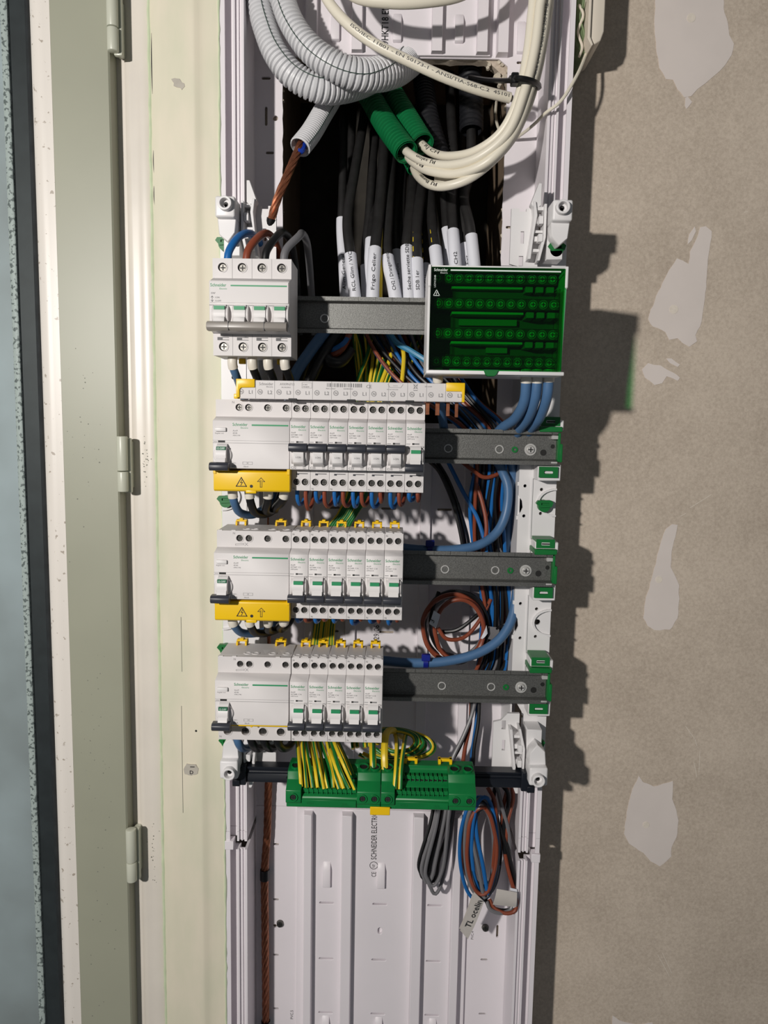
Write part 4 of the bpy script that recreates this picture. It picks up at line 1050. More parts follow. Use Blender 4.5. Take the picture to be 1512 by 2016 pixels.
conduit('corrugated_conduit', [(690, 130, 150), (728, 190, 100), (760, 245, 68), (800, 300, 40)], 13.0, GRNC, 'green corrugated conduit on the left with torn open end', group='green corrugated conduits', open_end=True, period=5.0, deep=.82)
conduit('corrugated_conduit', [(740, 120, 150), (772, 185, 105), (805, 240, 75), (832, 284, 52)], 13.0, GRNC, 'green corrugated conduit on the right feeding cream cables', group='green corrugated conduits', open_end=True, period=5.0, deep=.82)
conduit('corrugated_conduit', [(770, 240, 120), (800, 300, 85), (816, 332, 66)], 8.5, GRNC, 'short dark green conduit tip half hidden below the other two', group='green corrugated conduits', open_end=True, period=4.2)
conduit('corrugated_conduit', [(828, 100, 170), (836, 180, 120), (845, 240, 95), (866, 310, 85), (872, 340, 85)], 12.0, BLKC, 'black corrugated conduit behind the green conduits', group='black corrugated conduits', period=5.2)
conduit('corrugated_conduit', [(925, 70, 160), (926, 150, 110), (928, 210, 95), (928, 258, 88)], 13.6, BLKC, 'black corrugated conduit near the right side of the hole', group='black corrugated conduits', period=6.0, open_end=True)

# ---- bare copper earth conductor


def copper(pts, r, label, tapes):
    P = spline(ats(pts), 2.2); t = thing('copper_conductor', tuple(P[len(P)//2]), label, 'conductor', 'bare copper conductors')
    T = np.gradient(P, axis=0); T /= np.linalg.norm(T, axis=1)[:, None]
    N = np.cross(T, [0, 1, 0]); N /= np.linalg.norm(N, axis=1)[:, None]; B = np.cross(T, N)
    L = np.r_[0, np.cumsum(np.linalg.norm(np.diff(P, axis=0), axis=1))]
    for i in range(6):
        a = 2*math.pi*i/6+L/11
        part('strand', MB().tube(P+(np.cos(a)[:, None]*N+np.sin(a)[:, None]*B)*r*.62, r*.40, 6), COPPER, t)
    part('strand', MB().tube(P, r*.36, 6), COPPER, t)
    for a, b in tapes:
        i0 = int(np.argmin(abs(P[:, 2]-a))); i1 = int(np.argmin(abs(P[:, 2]-b))); i0, i1 = sorted((i0, i1))
        part('black_tape', MB().tube(P[i0:i1+1], r*1.22, 14), BLKTAPE, t)


copper([(606, 258, 40), (592, 285, 12), (566, 345, -14), (545, 395, -20), (533, 440, -14), (528, 480, 0), (524, 560, 22), (522, 700, 30)], 4.3, 'bare copper cable hanging from the open grey conduit', [(at(533, 428, -16)[2], at(531, 452, -12)[2])])
copper([(520, 960, 46), (524, 1120, 48), (526, 1300, 48), (531, 1470, 48), (528, 1560, 50), (526, 1640, 51), (521, 1720, 52), (522, 1850, 52), (523, 2060, 52), (520, 2500, 52)], 4.6, 'bare copper cable running down the lower trunking', [(at(520, 1712, 52)[2], at(520, 1732, 52)[2]), (at(523, 2010, 52)[2], at(523, 2040, 52)[2])])

# ================================================================== CREAM NETWORK CABLES
cream = [
    ([(828, 282, 60), (850, 300, 38), (885, 308, 15), (935, 298, -8), (985, 262, -22), (1018, 200, -30), (1036, 120, -32), (1046, 40, -32), (1051, -60, -30), (1046, -420, -10)], 'innermost cream network cable leaving the right green conduit'),
    ([(790, 285, 60), (805, 302, 36), (840, 320, 12), (890, 325, -8), (945, 308, -24), (1000, 260, -34), (1032, 180, -38), (1052, 100, -38), (1062, 20, -38), (1067, -60, -36), (1062, -420, -16)], 'cream network cable leaving the left green conduit'),
    ([(796, 296, 70), (812, 318, 40), (845, 336, 10), (900, 342, -10), (960, 318, -26), (1010, 262, -30), (1042, 180, -32), (1062, 100, -32), (1074, 20, -30), (1079, -60, -28), (1074, -420, -8)], 'cream network cable second from the bottom of the looped bundle'),
    ([(812, 322, 75), (822, 345, 45), (845, 363, 10), (880, 366, -6), (930, 348, -14), (985, 300, -16), (1030, 230, -18), (1056, 150, -20), (1072, 60, -18), (1081, -60, -16), (1076, -420, 4)], 'lowest looping cream network cable, handwritten near the conduit'),
    ([(862, 352, 30), (880, 356, 16), (915, 350, 6), (960, 325, 0), (1010, 270, -4), (1044, 190, -8), (1066, 100, -10), (1085, -60, -10), (1080, -420, 10)], 'cream network cable mostly hidden behind the looped bundle')]
CR = []
for i, (pts, lb) in enumerate(cream):
    o, P = wire('network_cable', pts, 4.6, CREAM, lb, 'cable', 'cream network cables', 12); CR.append((o, P))
o, P = wire('network_cable', [(560, -420, 20), (600, -140, 4), (630, -36, -2), (650, 8, -6), (690, 52, -12), (740, 88, -14), (800, 118, -14), (870, 150, -12), (940, 176, -6), (1004, 193, 2)], 5.3, CREAM, 'cream printed network cable with cut end crossing the top', 'cable', 'cream network cables', 12); CR.append((o, P))
part('cut_end', MB().cyl(P[-1]-(P[-1]-P[-3])*.1, tuple(P[-1]-P[-3]), 3.2, 3.0, 10), mat('cut_foil', (150, 146, 140), .35, .7), o)
wire('network_cable', [(600, -420, 10), (640, -120, -12), (664, -50, -20), (700, -8, -26), (770, 4, -28), (840, 2, -26), (910, -12, -22), (960, -50, -20), (1005, -140, -14), (1030, -420, 0)], 6.0, CREAM, 'thick cream network cable arching along the very top', 'cable', 'cream network cables', 12)


def text_along(parent, P, i0, i1, txt, size, r, m=INK, flip=False, name='handwriting'):
    """lettering wrapped on a cable between path samples i0 and i1, facing the viewer"""
    v, f = text_geo(txt); 
    if not len(v): return
    a, b = P[i0], P[i1]; seg = P[min(i0, i1):max(i0, i1)+1]
    if i1 < i0: seg = seg[::-1]
    L = np.r_[0, np.cumsum(np.linalg.norm(np.diff(seg, axis=0), axis=1))]; wd = v[:, 0].max(); xs = L[-1]/wd
    vs = []
    T = np.gradient(seg, axis=0); T /= np.linalg.norm(T, axis=1)[:, None]
    C = np.array([0, -1., 0])
    for x, y in v:
        s_ = x*xs; p = np.array([np.interp(s_, L, seg[:, k]) for k in range(3)]); t = np.array([np.interp(s_, L, T[:, k]) for k in range(3)])
        t /= np.linalg.norm(t); n = C-t*t.dot(C); n /= np.linalg.norm(n); u = np.cross(n, t)
        h = (y-.33)*size; an = h/r
        vs.append(p+(n*math.cos(an)+u*math.sin(an))*(r+.38))
    part(name, MB().add(vs, f), m, parent, bevel=-1)


def near(P, px, py):
    d = []
    for p in P:
        e = p-CAM; z = e@FW; d.append(math.hypot(756+F*(e@RT)/z-px, 1008-F*(e@UP)/z-py))
    return int(np.argmin(d))


o, P = CR[0]; text_along(o, P, near(P, 832, 290), near(P, 868, 306), '- RJ CH', 4.5, 4.6)
o, P = CR[1]; text_along(o, P, near(P, 860, 324), near(P, 822, 314), 'RJ salon', 4.5, 4.6)
o, P = CR[2]; text_along(o, P, near(P, 838, 334), near(P, 806, 312), 'RJ CH', 4.5, 4.6)
o, P = CR[3]; text_along(o, P, near(P, 868, 366), near(P, 830, 352), 'RJ Bureau', 4.5, 4.6)
o, P = CR[5]; text_along(o, P, near(P, 690, 52), near(P, 1000, 192), 'ISO/IEC 11801 - EN 50173-1 - ANSI/TIA-568-C.2  45101', 4.2, 5.3, PRINTD, name='printed_lettering')
o, P = CR[2]; text_along(o, P, near(P, 1046, 165), near(P, 1072, 10), 'CABLE LAN TOGETIC 250 MHZ', 4.0, 4.6, PRINTD, name='printed_lettering')
# black tie around the bundle
t = thing('cable_tie', at(1036, 160, -30), 'black cable tie holding the cream cables at the right edge', 'cable tie')
a = at(1008, 158, -40); b = at(1060, 166, -30)
part('tie_band', MB().tube(spline([at(1006, 154, -34), at(1020, 154, -47), at(1040, 157, -47), at(1056, 164, -38), at(1060, 172, -22), at(1040, 168, -8), at(1012, 162, -10), at(1005, 155, -30)], 2), 2.9, 6), BLKTAPE, t)
part('tie_head', MB().box(a[0]-1, a[0]+6, -44, -34, a[2]-4, a[2]+6), BLKTAPE, t, bevel=.8)
part('tie_tail', MB().tube(spline(ats([(1010, 158, -36), (985, 159, -20), (955, 157, 10), (925, 152, 50)]), 3), 2.4, 6), BLKTAPE, t)
wire('thin_cable', [(1157, 88, 24), (1153, 108, 16), (1135, 150, -4), (1105, 198, -10), (1075, 222, -4), (1050, 246, 20), (1024, 266, 45), (1004, 272, 58), (986, 262, 80), (976, 230, 110), (978, 190, 140)], 1.7, CREAM, 'thin white cable drooping from the cream box into the hole', 'cable', None, 8)

# ---- cream box at the top right
bx = thing('junction_box', (196, 60, 398), 'cream plastic junction box at the top right of the trunking', 'box')
part('box_body', MB().ext([(181, 700), (181, 410), (184, 402), (191, 399), (196, 402), (196, 700)], 'y', 14, 64.5), BOXGRN, bx, bevel=.6)
part('cover', MB().ext([(190, 700), (190, 412), (192, 404), (197, 399.5), (203, 403), (206, 412), (206, 700)], 'y', -2, 62), CREAMBOX, bx, bevel=1.6, seg=3)
part('cover_rim', MB().ext([(189, 700), (189, 404), (193, 396.5), (195, 397.5), (191.6, 405), (191.6, 700)], 'y', -6, 30), CREAMBOX, bx, bevel=.5)
part('sealing_fold', MB().tube(spline(ats([(1140, 10, 10), (1148, 30, 6), (1138, 62, 12), (1146, 92, 10), (1140, 112, 18)]), 2), 1.4, 6), CREAMBOX, bx)
part('sealing_fold', MB().tube(spline(ats([(1150, 0, 4), (1142, 34, 10), (1150, 66, 8), (1146, 82, 14), (1138, 104, 20)]), 2), 1.0, 6), BOXGRN, bx)

# ================================================================== BLACK CABLES IN THE HOLE, WITH LABEL SLEEVES
BC = [  # path, radius, sleeve start y, handwriting, label, yellow dashes
    ([(668, 140, 170), (676, 250, 110), (674, 380, 75), (672, 450, 60), (676, 520, 48), (680, 600, 40)], 4.6, 430, 'Alim General', 'black cable with long grey-white sleeve, leftmost in the hole', 0),
    ([(722, 190, 160), (712, 260, 105), (698, 340, 70), (684, 430, 40), (690, 505, 20), (702, 610, 10)], 5.4, 503, 'RCL Glim / WC', 'black cable whose sleeve reads Glim, second from left in the hole', 0),
    ([(745, 190, 165), (735, 300, 110), (727, 420, 70), (720, 500, 50), (724, 620, 38)], 5.0, 522, 'Cuisine / Cumulus', 'thin black cable with short low sleeve behind the Celier one', 0),
    ([(735, 260, 150), (734, 400, 80), (729, 475, 45), (727, 530, 36), (728, 610, 30)], 4.6, 474, '', 'black cable with blank white sleeve just behind the Celier one', 0),
    ([(760, 200, 160), (756, 290, 100), (748, 400, 60), (739, 485, 28), (735, 540, 18), (733, 620, 12)], 6.0, 489, 'Frigo Celier', 'black cable whose sleeve reads Frigo Celier', 0),
    ([(775, 220, 160), (770, 320, 105), (764, 420, 62), (762, 500, 34), (774, 560, 22), (784, 620, 16)], 6.0, 505, 'CH2 / Drangement', 'black cable with slanting sleeve reading Drangement', 0),
    ([(790, 260, 160), (783, 360, 110), (778, 450, 75), (782, 520, 55), (786, 620, 45)], 5.0, 497, 'Ext Salon', 'black cable with narrow sleeve behind the slanting one', 0),
    ([(795, 300, 150), (790, 400, 100), (790, 500, 72), (794, 620, 60)], 5.2, 513, 'CLTE', 'black cable with grey sleeve in the middle of the hole', 0),
    ([(820, 300, 150), (812, 370, 90), (805, 440, 52), (801, 490, 32), (805, 560, 20), (808, 620, 14)], 5.8, 487, 'Seche serviette SDB', 'black cable whose sleeve reads serviette SDB', 0),
    ([(836, 320, 140), (828, 380, 85), (820, 450, 46), (820, 520, 26), (824, 620, 14)], 6.2, 512, 'SDB 1er', 'black cable with yellow dashes whose sleeve reads SDB', 1),
    ([(834, 400, 110), (836, 470, 70), (838, 540, 50), (842, 620, 40)], 4.8, 522, 'SC CH1', 'black cable with narrow CH1 sleeve behind the SDB one', 1),
    ([(846, 340, 130), (848, 400, 85), (853, 460, 50), (860, 520, 34), (868, 620, 22)], 5.8, 487, '', 'black cable with yellow dashes and blank sleeve left of the block', 1),
    ([(884, 120, 170), (888, 220, 120), (893, 320, 85), (890, 400, 60), (893, 470, 38), (900, 560, 28)], 5.6, 455, 'Tv 1 / CH2', 'black cable whose sleeve reads CH2 above the green block', 0),
    ([(872, 330, 90), (876, 400, 80), (880, 460, 62), (886, 560, 50)], 5.2, 453, 'C', 'black cable with bluish sleeve left of the CH2 one', 0),
    ([(905, 280, 130), (908, 380, 80), (914, 450, 56), (922, 560, 44)], 5.0, 483, 'Kon / Ext', 'black cable whose sleeve reads Ext', 0),
    ([(928, 240, 96), (926, 330, 80), (914, 390, 60), (926, 450, 40), (938, 560, 26)], 5.4, 462, 'C', 'black cable leaving the right black conduit, rightmost sleeve', 0),
    ([(700, 150, 190), (690, 300, 150), (684, 430, 120), (690, 620, 100)], 4.8, 0, '', 'plain black cable deep in the left of the hole', 0),
    ([(900, 130, 180), (908, 260, 140), (904, 400, 110), (908, 620, 90)], 4.8, 0, '', 'plain black cable deep in the right of the hole', 0)]
for pts, r, ys, tx, lb, dash in BC:
    o, P = wire('power_cable', pts, r, BLKCAB, lb, 'cable', 'black power cables in the hole', 12)
    if ys:
        i0 = near(P, [p for p in pts if True][len(pts)//2][0], ys)
        px_ = np.interp(ys, [p[1] for p in pts], [p[0] for p in pts]); i0 = near(P, px_, ys)
        Q = P[i0:]; s_ = part('label_sleeve', MB().tube(Q, r+1.1, 14), SLEEVE, o)
        if tx:
            L = np.r_[0, np.cumsum(np.linalg.norm(np.diff(P, axis=0), axis=1))]; want = min(len(tx)*3.2, (L[-1]-L[i0])*.8)
            zt = at(px_, 583, P[i0][1])[2]; ie = int(np.argmin(abs(P[:, 2]-(zt+2)))); ib = int(np.argmin(abs(L-(L[ie]-want)))); ib = max(ib, i0)
            if ie-ib > 2: text_along(s_, P, ie, ib, tx, 5.0, r+1.1)
    if dash:
        for a in range(2, len(P)-3, 4):
            part('yellow_dash', MB().tube(P[a:a+3]+np.array([-r*.5, -r*.85, 0]), .7, 5), EYEL, o) if P[a][2] > at(800, 520, 40)[2] else None
wire('earth_wire', [(757, 430, 60), (750, 480, 40), (746, 530, 28), (745, 620, 20)], 4.2, EYEL, 'yellow wire beside the Frigo Celier sleeve', 'wire')

# ================================================================== FEED CABLES WITH FERRULES


def ferrule_wire(pts, r, m, label, group, fer=(0, 9), fr=None):
    o, P = wire('feed_cable', pts, r, m, label, 'cable', group, 12)
    L = np.r_[0, np.cumsum(np.linalg.norm(np.diff(P, axis=0), axis=1))]; k = int(np.argmin(abs(L-fer[1])))
    part('ferrule', MB().tube(P[:max(k, 2)+1], (fr or r+.7), 14), FERR, o)
    return o, P


for i, (m_, nm, dx) in enumerate([(BLUE, 'blue', 0), (BROWN, 'brown', 0), (BLACKW, 'black', 0), (GREYW, 'grey', 0)]):
    x = [449, 486, 523, 560][i]
    wire('feed_cable', [(x-2, 520, -76), (x+3, 492, -74), (x+22+i*2, 466 - (i == 2)*5, -62), (x+44-i*3, 460, -42), (x+62-i*6, 478, -18), (x+76-i*9, 520, 4), (x+84-i*10, 590, 18), (x+90-i*10, 660, 24)], 3.7, m_,
         f'{nm} feed cable arching over the top of the four-pole switch', 'cable', 'cables above the four-pole switch', 12)
for i, m_ in enumerate([SLATE, BLACKW, BLACKW, BLACKW]):
    x = [458, 497, 528, 561][i]; lb = ['slate blue cable', 'black cable, left of three,', 'black cable, middle of three,', 'black cable, right of three,'][i]
    ferrule_wire([(x, 700, -80), (x, 720, -80), (x+8, 742, -70), (x+18, 770, -40), (x+30, 800, -10), (x+60, 830, 10)], 4.0, m_, f'{lb} leaving the bottom of the four-pole switch', 'cables below the four-pole switch', fer=(0, 11), fr=4.6)
BOT = [(2, 962, 'cables below the comb-topped row', 'under the upper wide device'), (3, 1214, 'cables below the middle row', 'under the middle wide device')]
for k, y, g, w_ in BOT:
    for i, m_ in enumerate([SLATE, BLACKW, BLACKW, BLACKW]):
        x = [458, 491, 528, 560][i]; lb = ['slate blue cable loop', 'first black cable loop', 'second black cable loop', 'third black cable loop'][i]
        dr = [(10, 48, 52), (8, 48, 50), (-3, 42, 46), (-10, 36, 42)][i] if k == 2 else [(12, 32, 34), (8, 32, 33), (0, 26, 28), (-6, 20, 26)][i]
        ferrule_wire([(x, y-6, -74), (x, y+10, -74), (x+dr[0]*.4, y+dr[1]*.62, -70), (x+dr[0]*1.6, y+dr[1], -56), (x+dr[0]*3+14, y+dr[2]-2, -36), (x+dr[0]*4+34, y+dr[1]*.5, -12), (x+dr[0]*4+46, y-20, 10)], 4.1, m_, f'{lb} {w_}', g, fer=(0, 11), fr=4.8)
for i, m_ in enumerate([SLATE, BLACKW, BLACKW, BLACKW]):
    x = [478, 505, 530, 556][i]
    wire('feed_cable', [(x-12, 1452, -72), (x-8, 1464, -70), (x, 1473, -58), (x+14, 1470, -36), (x+24, 1450, -10)], 4.1, m_, ['slate blue', 'first black', 'second black', 'third black'][i]+' cable stub under the lowest wide device', 'cable', 'cables below the lowest row', 12)
# from the distribution block down the right gutter
ferrule_wire([(862, 726, -86), (862, 746, -86), (864, 780, -74), (872, 830, -40), (880, 880, -10)], 4.4, SLATE, 'slate blue cable under the left corner of the green block', 'slate blue cables of the green block', fer=(0, 13), fr=4.9)
ferrule_wire([(1036, 728, -88), (1036, 752, -88), (1032, 790, -80), (1014, 824, -60), (985, 846, -30), (965, 880, 0), (985, 920, 8), (1000, 960, 6), (996, 1010, 4), (978, 1048, 0), (945, 1072, -6), (895, 1082, -10), (830, 1082, -14), (770, 1076, -20)], 5.0, SLATE, 'slate blue cable, left of three, looping to the third rail', 'slate blue cables of the green block', fer=(0, 13), fr=5.3)
ferrule_wire([(1057, 728, -88), (1057, 750, -88), (1053, 786, -82), (1040, 822, -62), (1020, 850, -34), (1008, 890, 0), (1008, 930, 16), (1006, 980, 22), (1002, 1030, 30), (996, 1080, 36), (990, 1150, 38)], 5.0, SLATE, 'slate blue cable, middle of three, dropping behind the second rail', 'slate blue cables of the green block', fer=(0, 12), fr=5.3)
o, P = ferrule_wire([(1080, 726, -88), (1080, 748, -88), (1076, 784, -82), (1062, 822, -62), (1040, 852, -30), (1026, 900, 4), (1030, 1000, 24), (1022, 1120, 10), (1014, 1190, 0), (1002, 1232, -8), (975, 1266, -14), (930, 1290, -18), (870, 1303, -20), (810, 1305, -22), (750, 1300, -26)], 5.2, SLATE, 'slate blue cable, right of three, sweeping to the lowest rail', 'slate blue cables of the green block', fer=(0, 12), fr=5.3)
for (px, py, Y, lb) in [(838, 1303, -21, 'blue cable tie on the slate blue cable by the lowest rail'), (846, 1080, -13, 'blue cable tie near the top edge of the third rail')]:
    c = at(px, py, Y); t = thing('cable_tie', c, lb, 'cable tie', 'blue cable ties')
    part('tie_band', MB().ring((c[0]-2.6, c[1], c[2]), (1, 0, 0), 6.6, 5.3, 5.2, 18), TIEB, t)
    part('tie_head', MB().box(c[0]-4.6, c[0]+4.6, c[1]-8, c[1]-2, c[2]+3, c[2]+10), TIEB, t, bevel=.6)

# ---- output loops under the breakers
loops = {2: (969, 7, 36, 18), 3: (1217, 6, 16, 10)}
random.seed(11)
for k, (y, n, dep, sp_) in loops.items():
    for i in range(n):
        for c in (0, 1):
            x = X0+72+18*i+(4.5 if c == 0 else 12.8); px = 756+(x-4)/2.115*4.46 if False else None
            p = np.array([x, -80, ZR[k]-42.0]); dz = (14+random.uniform(-4, 4)) if k == 2 else (6.5+random.uniform(-2, 2)); sw_ = random.uniform(1, 7)*(1 if c == 0 else random.choice([1, .4]))
            if k == 2 and i == 6: dz = 9
            pts = [p, p+[0, 0, -dz*.5], p+[.6, 2, -dz*.95], p+[sw_*.5, 9, -dz*1.22], p+[sw_, 18, -dz], p+[sw_*1.4, 34, -dz*.2], p+[sw_*1.5, 70, 24]]
            wire('output_wire', [tuple(map(float, q)) for q in pts], 2.05, BLUE if c == 0 else BROWN,
                 f'{"blue" if c == 0 else "brown"} wire loop under the {"rightmost" if i == n-1 else ordinal(i)} breaker of the {"comb-topped" if k == 2 else "middle"} row', 'wire', f'output wires of the {"comb-topped" if k == 2 else "middle"} row', 8, 1.8, world=True)

# ---- earth wires
E1 = [([(586, 1440, 10), (586, 1464, -30), (590, 1510, -70), (593, 1549, -80)]), ([(596, 1440, 8), (595, 1464, -34), (600, 1510, -66), (604, 1551, -80)]),
      ([(600, 1440, 12), (601, 1464, -28), (610, 1510, -68), (616, 1551, -80)]), ([(608, 1445, 14), (611, 1470, -26), (620, 1512, -66), (626, 1551, -80)]),
      ([(616, 1440, 6), (618, 1462, -36), (628, 1510, -72), (637, 1553, -80)]), ([(622, 1440, 10), (627, 1464, -30), (639, 1521, -70), (646, 1552, -80)]),
      ([(626, 1440, 14), (633, 1464, -26), (651, 1516, -68), (656, 1551, -80)]), ([(640, 1440, 10), (645, 1464, -32), (658, 1521, -70), (668, 1553, -80)]),
      ([(640, 1440, 14), (646, 1466, -28), (656, 1496, -60), (677, 1553, -80)]), ([(648, 1440, 8), (654, 1464, -36), (668, 1512, -70), (687, 1553, -80)]),
      ([(654, 1440, 6), (658, 1460, -40), (674, 1499, -72), (699, 1554, -80)]), ([(660, 1440, 12), (667, 1464, -30), (684, 1500, -60), (694, 1526, -66)])]
for i, pts in enumerate(E1):
    wire('earth_wire', pts, 2.15, 'earth' if i not in (2, 5, 6, 9) else 'earth2', f'green-yellow wire plugged into the left earth terminals, {ordinal(i)} from the left', 'wire', 'earth wires in the left terminals', step=2.5)
wire('earth_wire', [(726, 1430, 20), (732, 1460, -30), (734, 1490, -56), (735, 1518, -64)], 3.6, 'earth', 'thick green-yellow wire entering the left clamp pair', 'wire', 'thick earth wires')
wire('earth_wire', [(790, 1450, 20), (772, 1438, -10), (760, 1446, -34), (757, 1480, -56), (758, 1518, -64)], 3.8, EYEL, 'thick yellow-looking earth wire arching into the middle clamp', 'wire', 'thick earth wires')
wire('earth_wire', [(776, 1440, 20), (781, 1462, -30), (780, 1510, -68), (777, 1554, -80)], 2.4, 'earth', 'green-yellow wire in the first hole of the right earth terminals', 'wire', 'earth wires in the right terminals')
wire('earth_wire', [(800, 1440, 20), (796, 1462, -30), (790, 1510, -68), (788, 1554, -80)], 2.4, 'earth2', 'greenish earth wire in the second hole of the right earth terminals', 'wire', 'earth wires in the right terminals')
random.seed(5)
for i in range(7):
    rx, rz, y0 = 62-i*6.5+random.uniform(-3, 3), 15-i*1.2, 6-i*3.2; c = at(762+i*3, 1468-i*1.5, y0)
    pts = [(c[0]+rx*math.cos(t)*(.62 if math.cos(t) < 0 else .85), y0+10*math.sin(t)+random.uniform(-1, 1), c[2]+rz*math.sin(t)+random.uniform(-.8, .8)) for t in np.linspace(-2.5, 3.4, 15)]
    wire('earth_wire', pts, 2.3, 'earth' if i % 2 else 'earth2', f'coiled green-yellow earth wire behind the earth terminals, {"outermost" if i == 0 else ordinal(i)} loop counted inwards', 'wire', 'coiled earth wires', world=True)
for i in range(9):
    a = i/8
    wire('earth_wire', [(690+a*110+random.uniform(-8, 8), 640, 70), (700+a*90, 700, 58), (705+a*60, 760, 50), (700+a*50, 860, 46), (706+a*44-20, 965, 44), (668+a*34, 1010, 44), (640+a*40, 1060, 46), (622+a*36, 1220, 48), (612+a*46, 1300, 46), (600+a*80, 1400, 40), (600+a*80, 1445, 26)], 2.2,
         'earth2' if i % 3 else 'earth', 'green-yellow earth wire running down behind the breaker rows', 'wire', 'earth wires behind the rows')
for i, pts in enumerate([[(697, 600, 90), (702, 680, 60), (708, 740, 40), (700, 800, 30)], [(735, 620, 80), (726, 690, 50), (704, 750, 34), (690, 800, 28)], [(782, 600, 70), (772, 690, 40), (748, 760, 26), (730, 800, 20)],
                         [(790, 680, 30), (795, 700, 24), (792, 745, 20), (785, 790, 20)], [(835, 640, 60), (815, 700, 40), (785, 760, 30), (770, 790, 24)], [(822, 640, 60), (800, 720, 44), (775, 790, 40)]]):
    wire('earth_wire', pts, 2.4, ['earth2', 'earth2', EYEL, EYEL, 'earth', 'earth2'][i], ['thin green-yellow wire, leftmost below the topmost rail', 'green-yellow wire crossing left below the topmost rail', 'yellow wire slanting below the topmost rail', 'bright yellow wire arching down below the topmost rail', 'green-yellow wire near the green block below the topmost rail', 'green-yellow wire behind the bright yellow arch'][i], 'wire', 'earth wires below the topmost rail')

# ---- phase and neutral wires from the hole to the right gutter
cyc = [(BLUE, 'blue'), (BROWN, 'brown'), (BLACKW, 'black'), (BLACKW, 'black'), (BLUE, 'blue'), (BROWN, 'brown'), (BLACKW, 'black'), (GREYW, 'grey')]
random.seed(21)
for i in range(26):
    m_, nm = cyc[i % 8]; a = i/25; j = lambda s: random.uniform(-s, s)
    lay = random.uniform(0, 26)
    pts = [(705+a*150+j(6), 610, 70+lay), (722+a*140+j(6), 665, 40+lay), (770+a*130+j(8), 735, 20+lay), (840+a*100+j(8), 790, 8+lay), (900+a*90+j(10), 842, 2+lay), (930+a*75+j(10), 900, 8+lay),
           (925+a*75+j(10), 985, 14+lay), (930+a*60+j(8), 1060, 20+lay), (945+a*52+j(6), 1120, 22+lay), (955+a*50+j(6), 1200, 20+lay), (945+a*55+j(6), 1290, 18+lay), (935+a*55+j(6), 1330, 20+lay)]
    wire('circuit_wire', pts, 2.1 if m_ is not GREYW else 1.9, m_, f'{nm} wire of the bundle in the right gutter', 'wire', f'{nm} gutter wires')
for i, (m_, nm, pts) in enumerate([
        (BLACKW, 'black', [(842, 905, 20), (866, 930, 18), (890, 985, 14), (905, 1040, 10), (914, 1090, 8)]), (BLACKW, 'black', [(858, 905, 24), (884, 950, 22), (905, 1010, 18), (918, 1090, 14)]),
        (BROWN, 'brown', [(905, 905, 16), (930, 925, 8), (955, 940, 10), (990, 930, 16)]), (BLUE, 'blue', [(880, 905, 22), (915, 975, 18), (940, 1020, 14), (955, 1070, 10), (958, 1100, 10)]),
        (BROWN, 'brown', [(930, 930, 20), (950, 990, 12), (958, 1040, 8), (950, 1090, 10)]), (GREYW, 'grey', [(900, 990, 34), (918, 1050, 30), (926, 1100, 28)])]):
    wire('circuit_wire', pts, 2.3, m_, ['outermost black wire curving below the second rail', 'second black wire curving below the second rail', 'brown wire crossing just below the second rail', 'blue wire curving down in front of the gutter bundle', 'brown wire in front of the gutter bundle', 'thin grey wire left of the gutter bundle'][i], 'wire', 'loose wires below the second rail')
wire('circuit_wire', [(760, 640, 30), (778, 672, 10), (810, 692, 0), (845, 715, -6), (870, 740, -4)], 3.2, mat('teal_blue_wire', (58, 132, 170), .4), 'teal blue wire slanting below the topmost rail towards the green block', 'wire')
for i, (m_, nm) in enumerate([(BLUE, 'bright blue'), (BROWN, 'brown')]):
    wire('circuit_wire', [(690, 640, 30), (684, 668, 20), (668, 684+i*8, 14), (648, 690+i*7, 20), (630, 676, 40)], 3.6, m_, f'{nm} cable end bending back below the topmost rail', 'wire', 'bent cable ends below the topmost rail')
for i, (pts, m_) in enumerate([([(650, 640, 20), (612, 690, 6), (580, 740, 0), (560, 800, 0)], SLATE), ([(668, 650, 24), (635, 700, 12), (606, 760, 6), (590, 810, 4)], BLACKW), ([(640, 640, 34), (606, 700, 26), (585, 760, 20)], BLACKW), ([(690, 690, 26), (672, 712, 14), (650, 712, 10), (636, 690, 24)], BLACKW)]):
    wire('feed_cable', pts, 6.0, m_, ['thick slate blue cable slanting down behind the four-pole switch', 'thick black cable slanting down below the topmost rail', 'second thick black cable behind the slanting one', 'short thick black cable loop below the topmost rail'][i], 'cable', 'thick cables beside the four-pole switch', 12)

# ---- the coil between the third and lowest rails
random.seed(4)


def coil(cx, cy_, rx, ry, Y, turns, r, m_, label, group, t0=0, wob=4, tail=()):
    pts = []
    n = int(16*turns)
    for k in range(n+1):
        t = t0+2*math.pi*k/16; g = 1+random.uniform(-.015, .015)
        pts.append((cx+rx*g*math.cos(t)+random.uniform(-wob, wob)*.3, cy_+ry*g*math.sin(t)+random.uniform(-wob, wob)*.3, Y+random.uniform(-1, 1)+4.8*k/16))
    return wire('coiled_wire', list(pts)+list(tail), r, m_, label, 'wire', group)


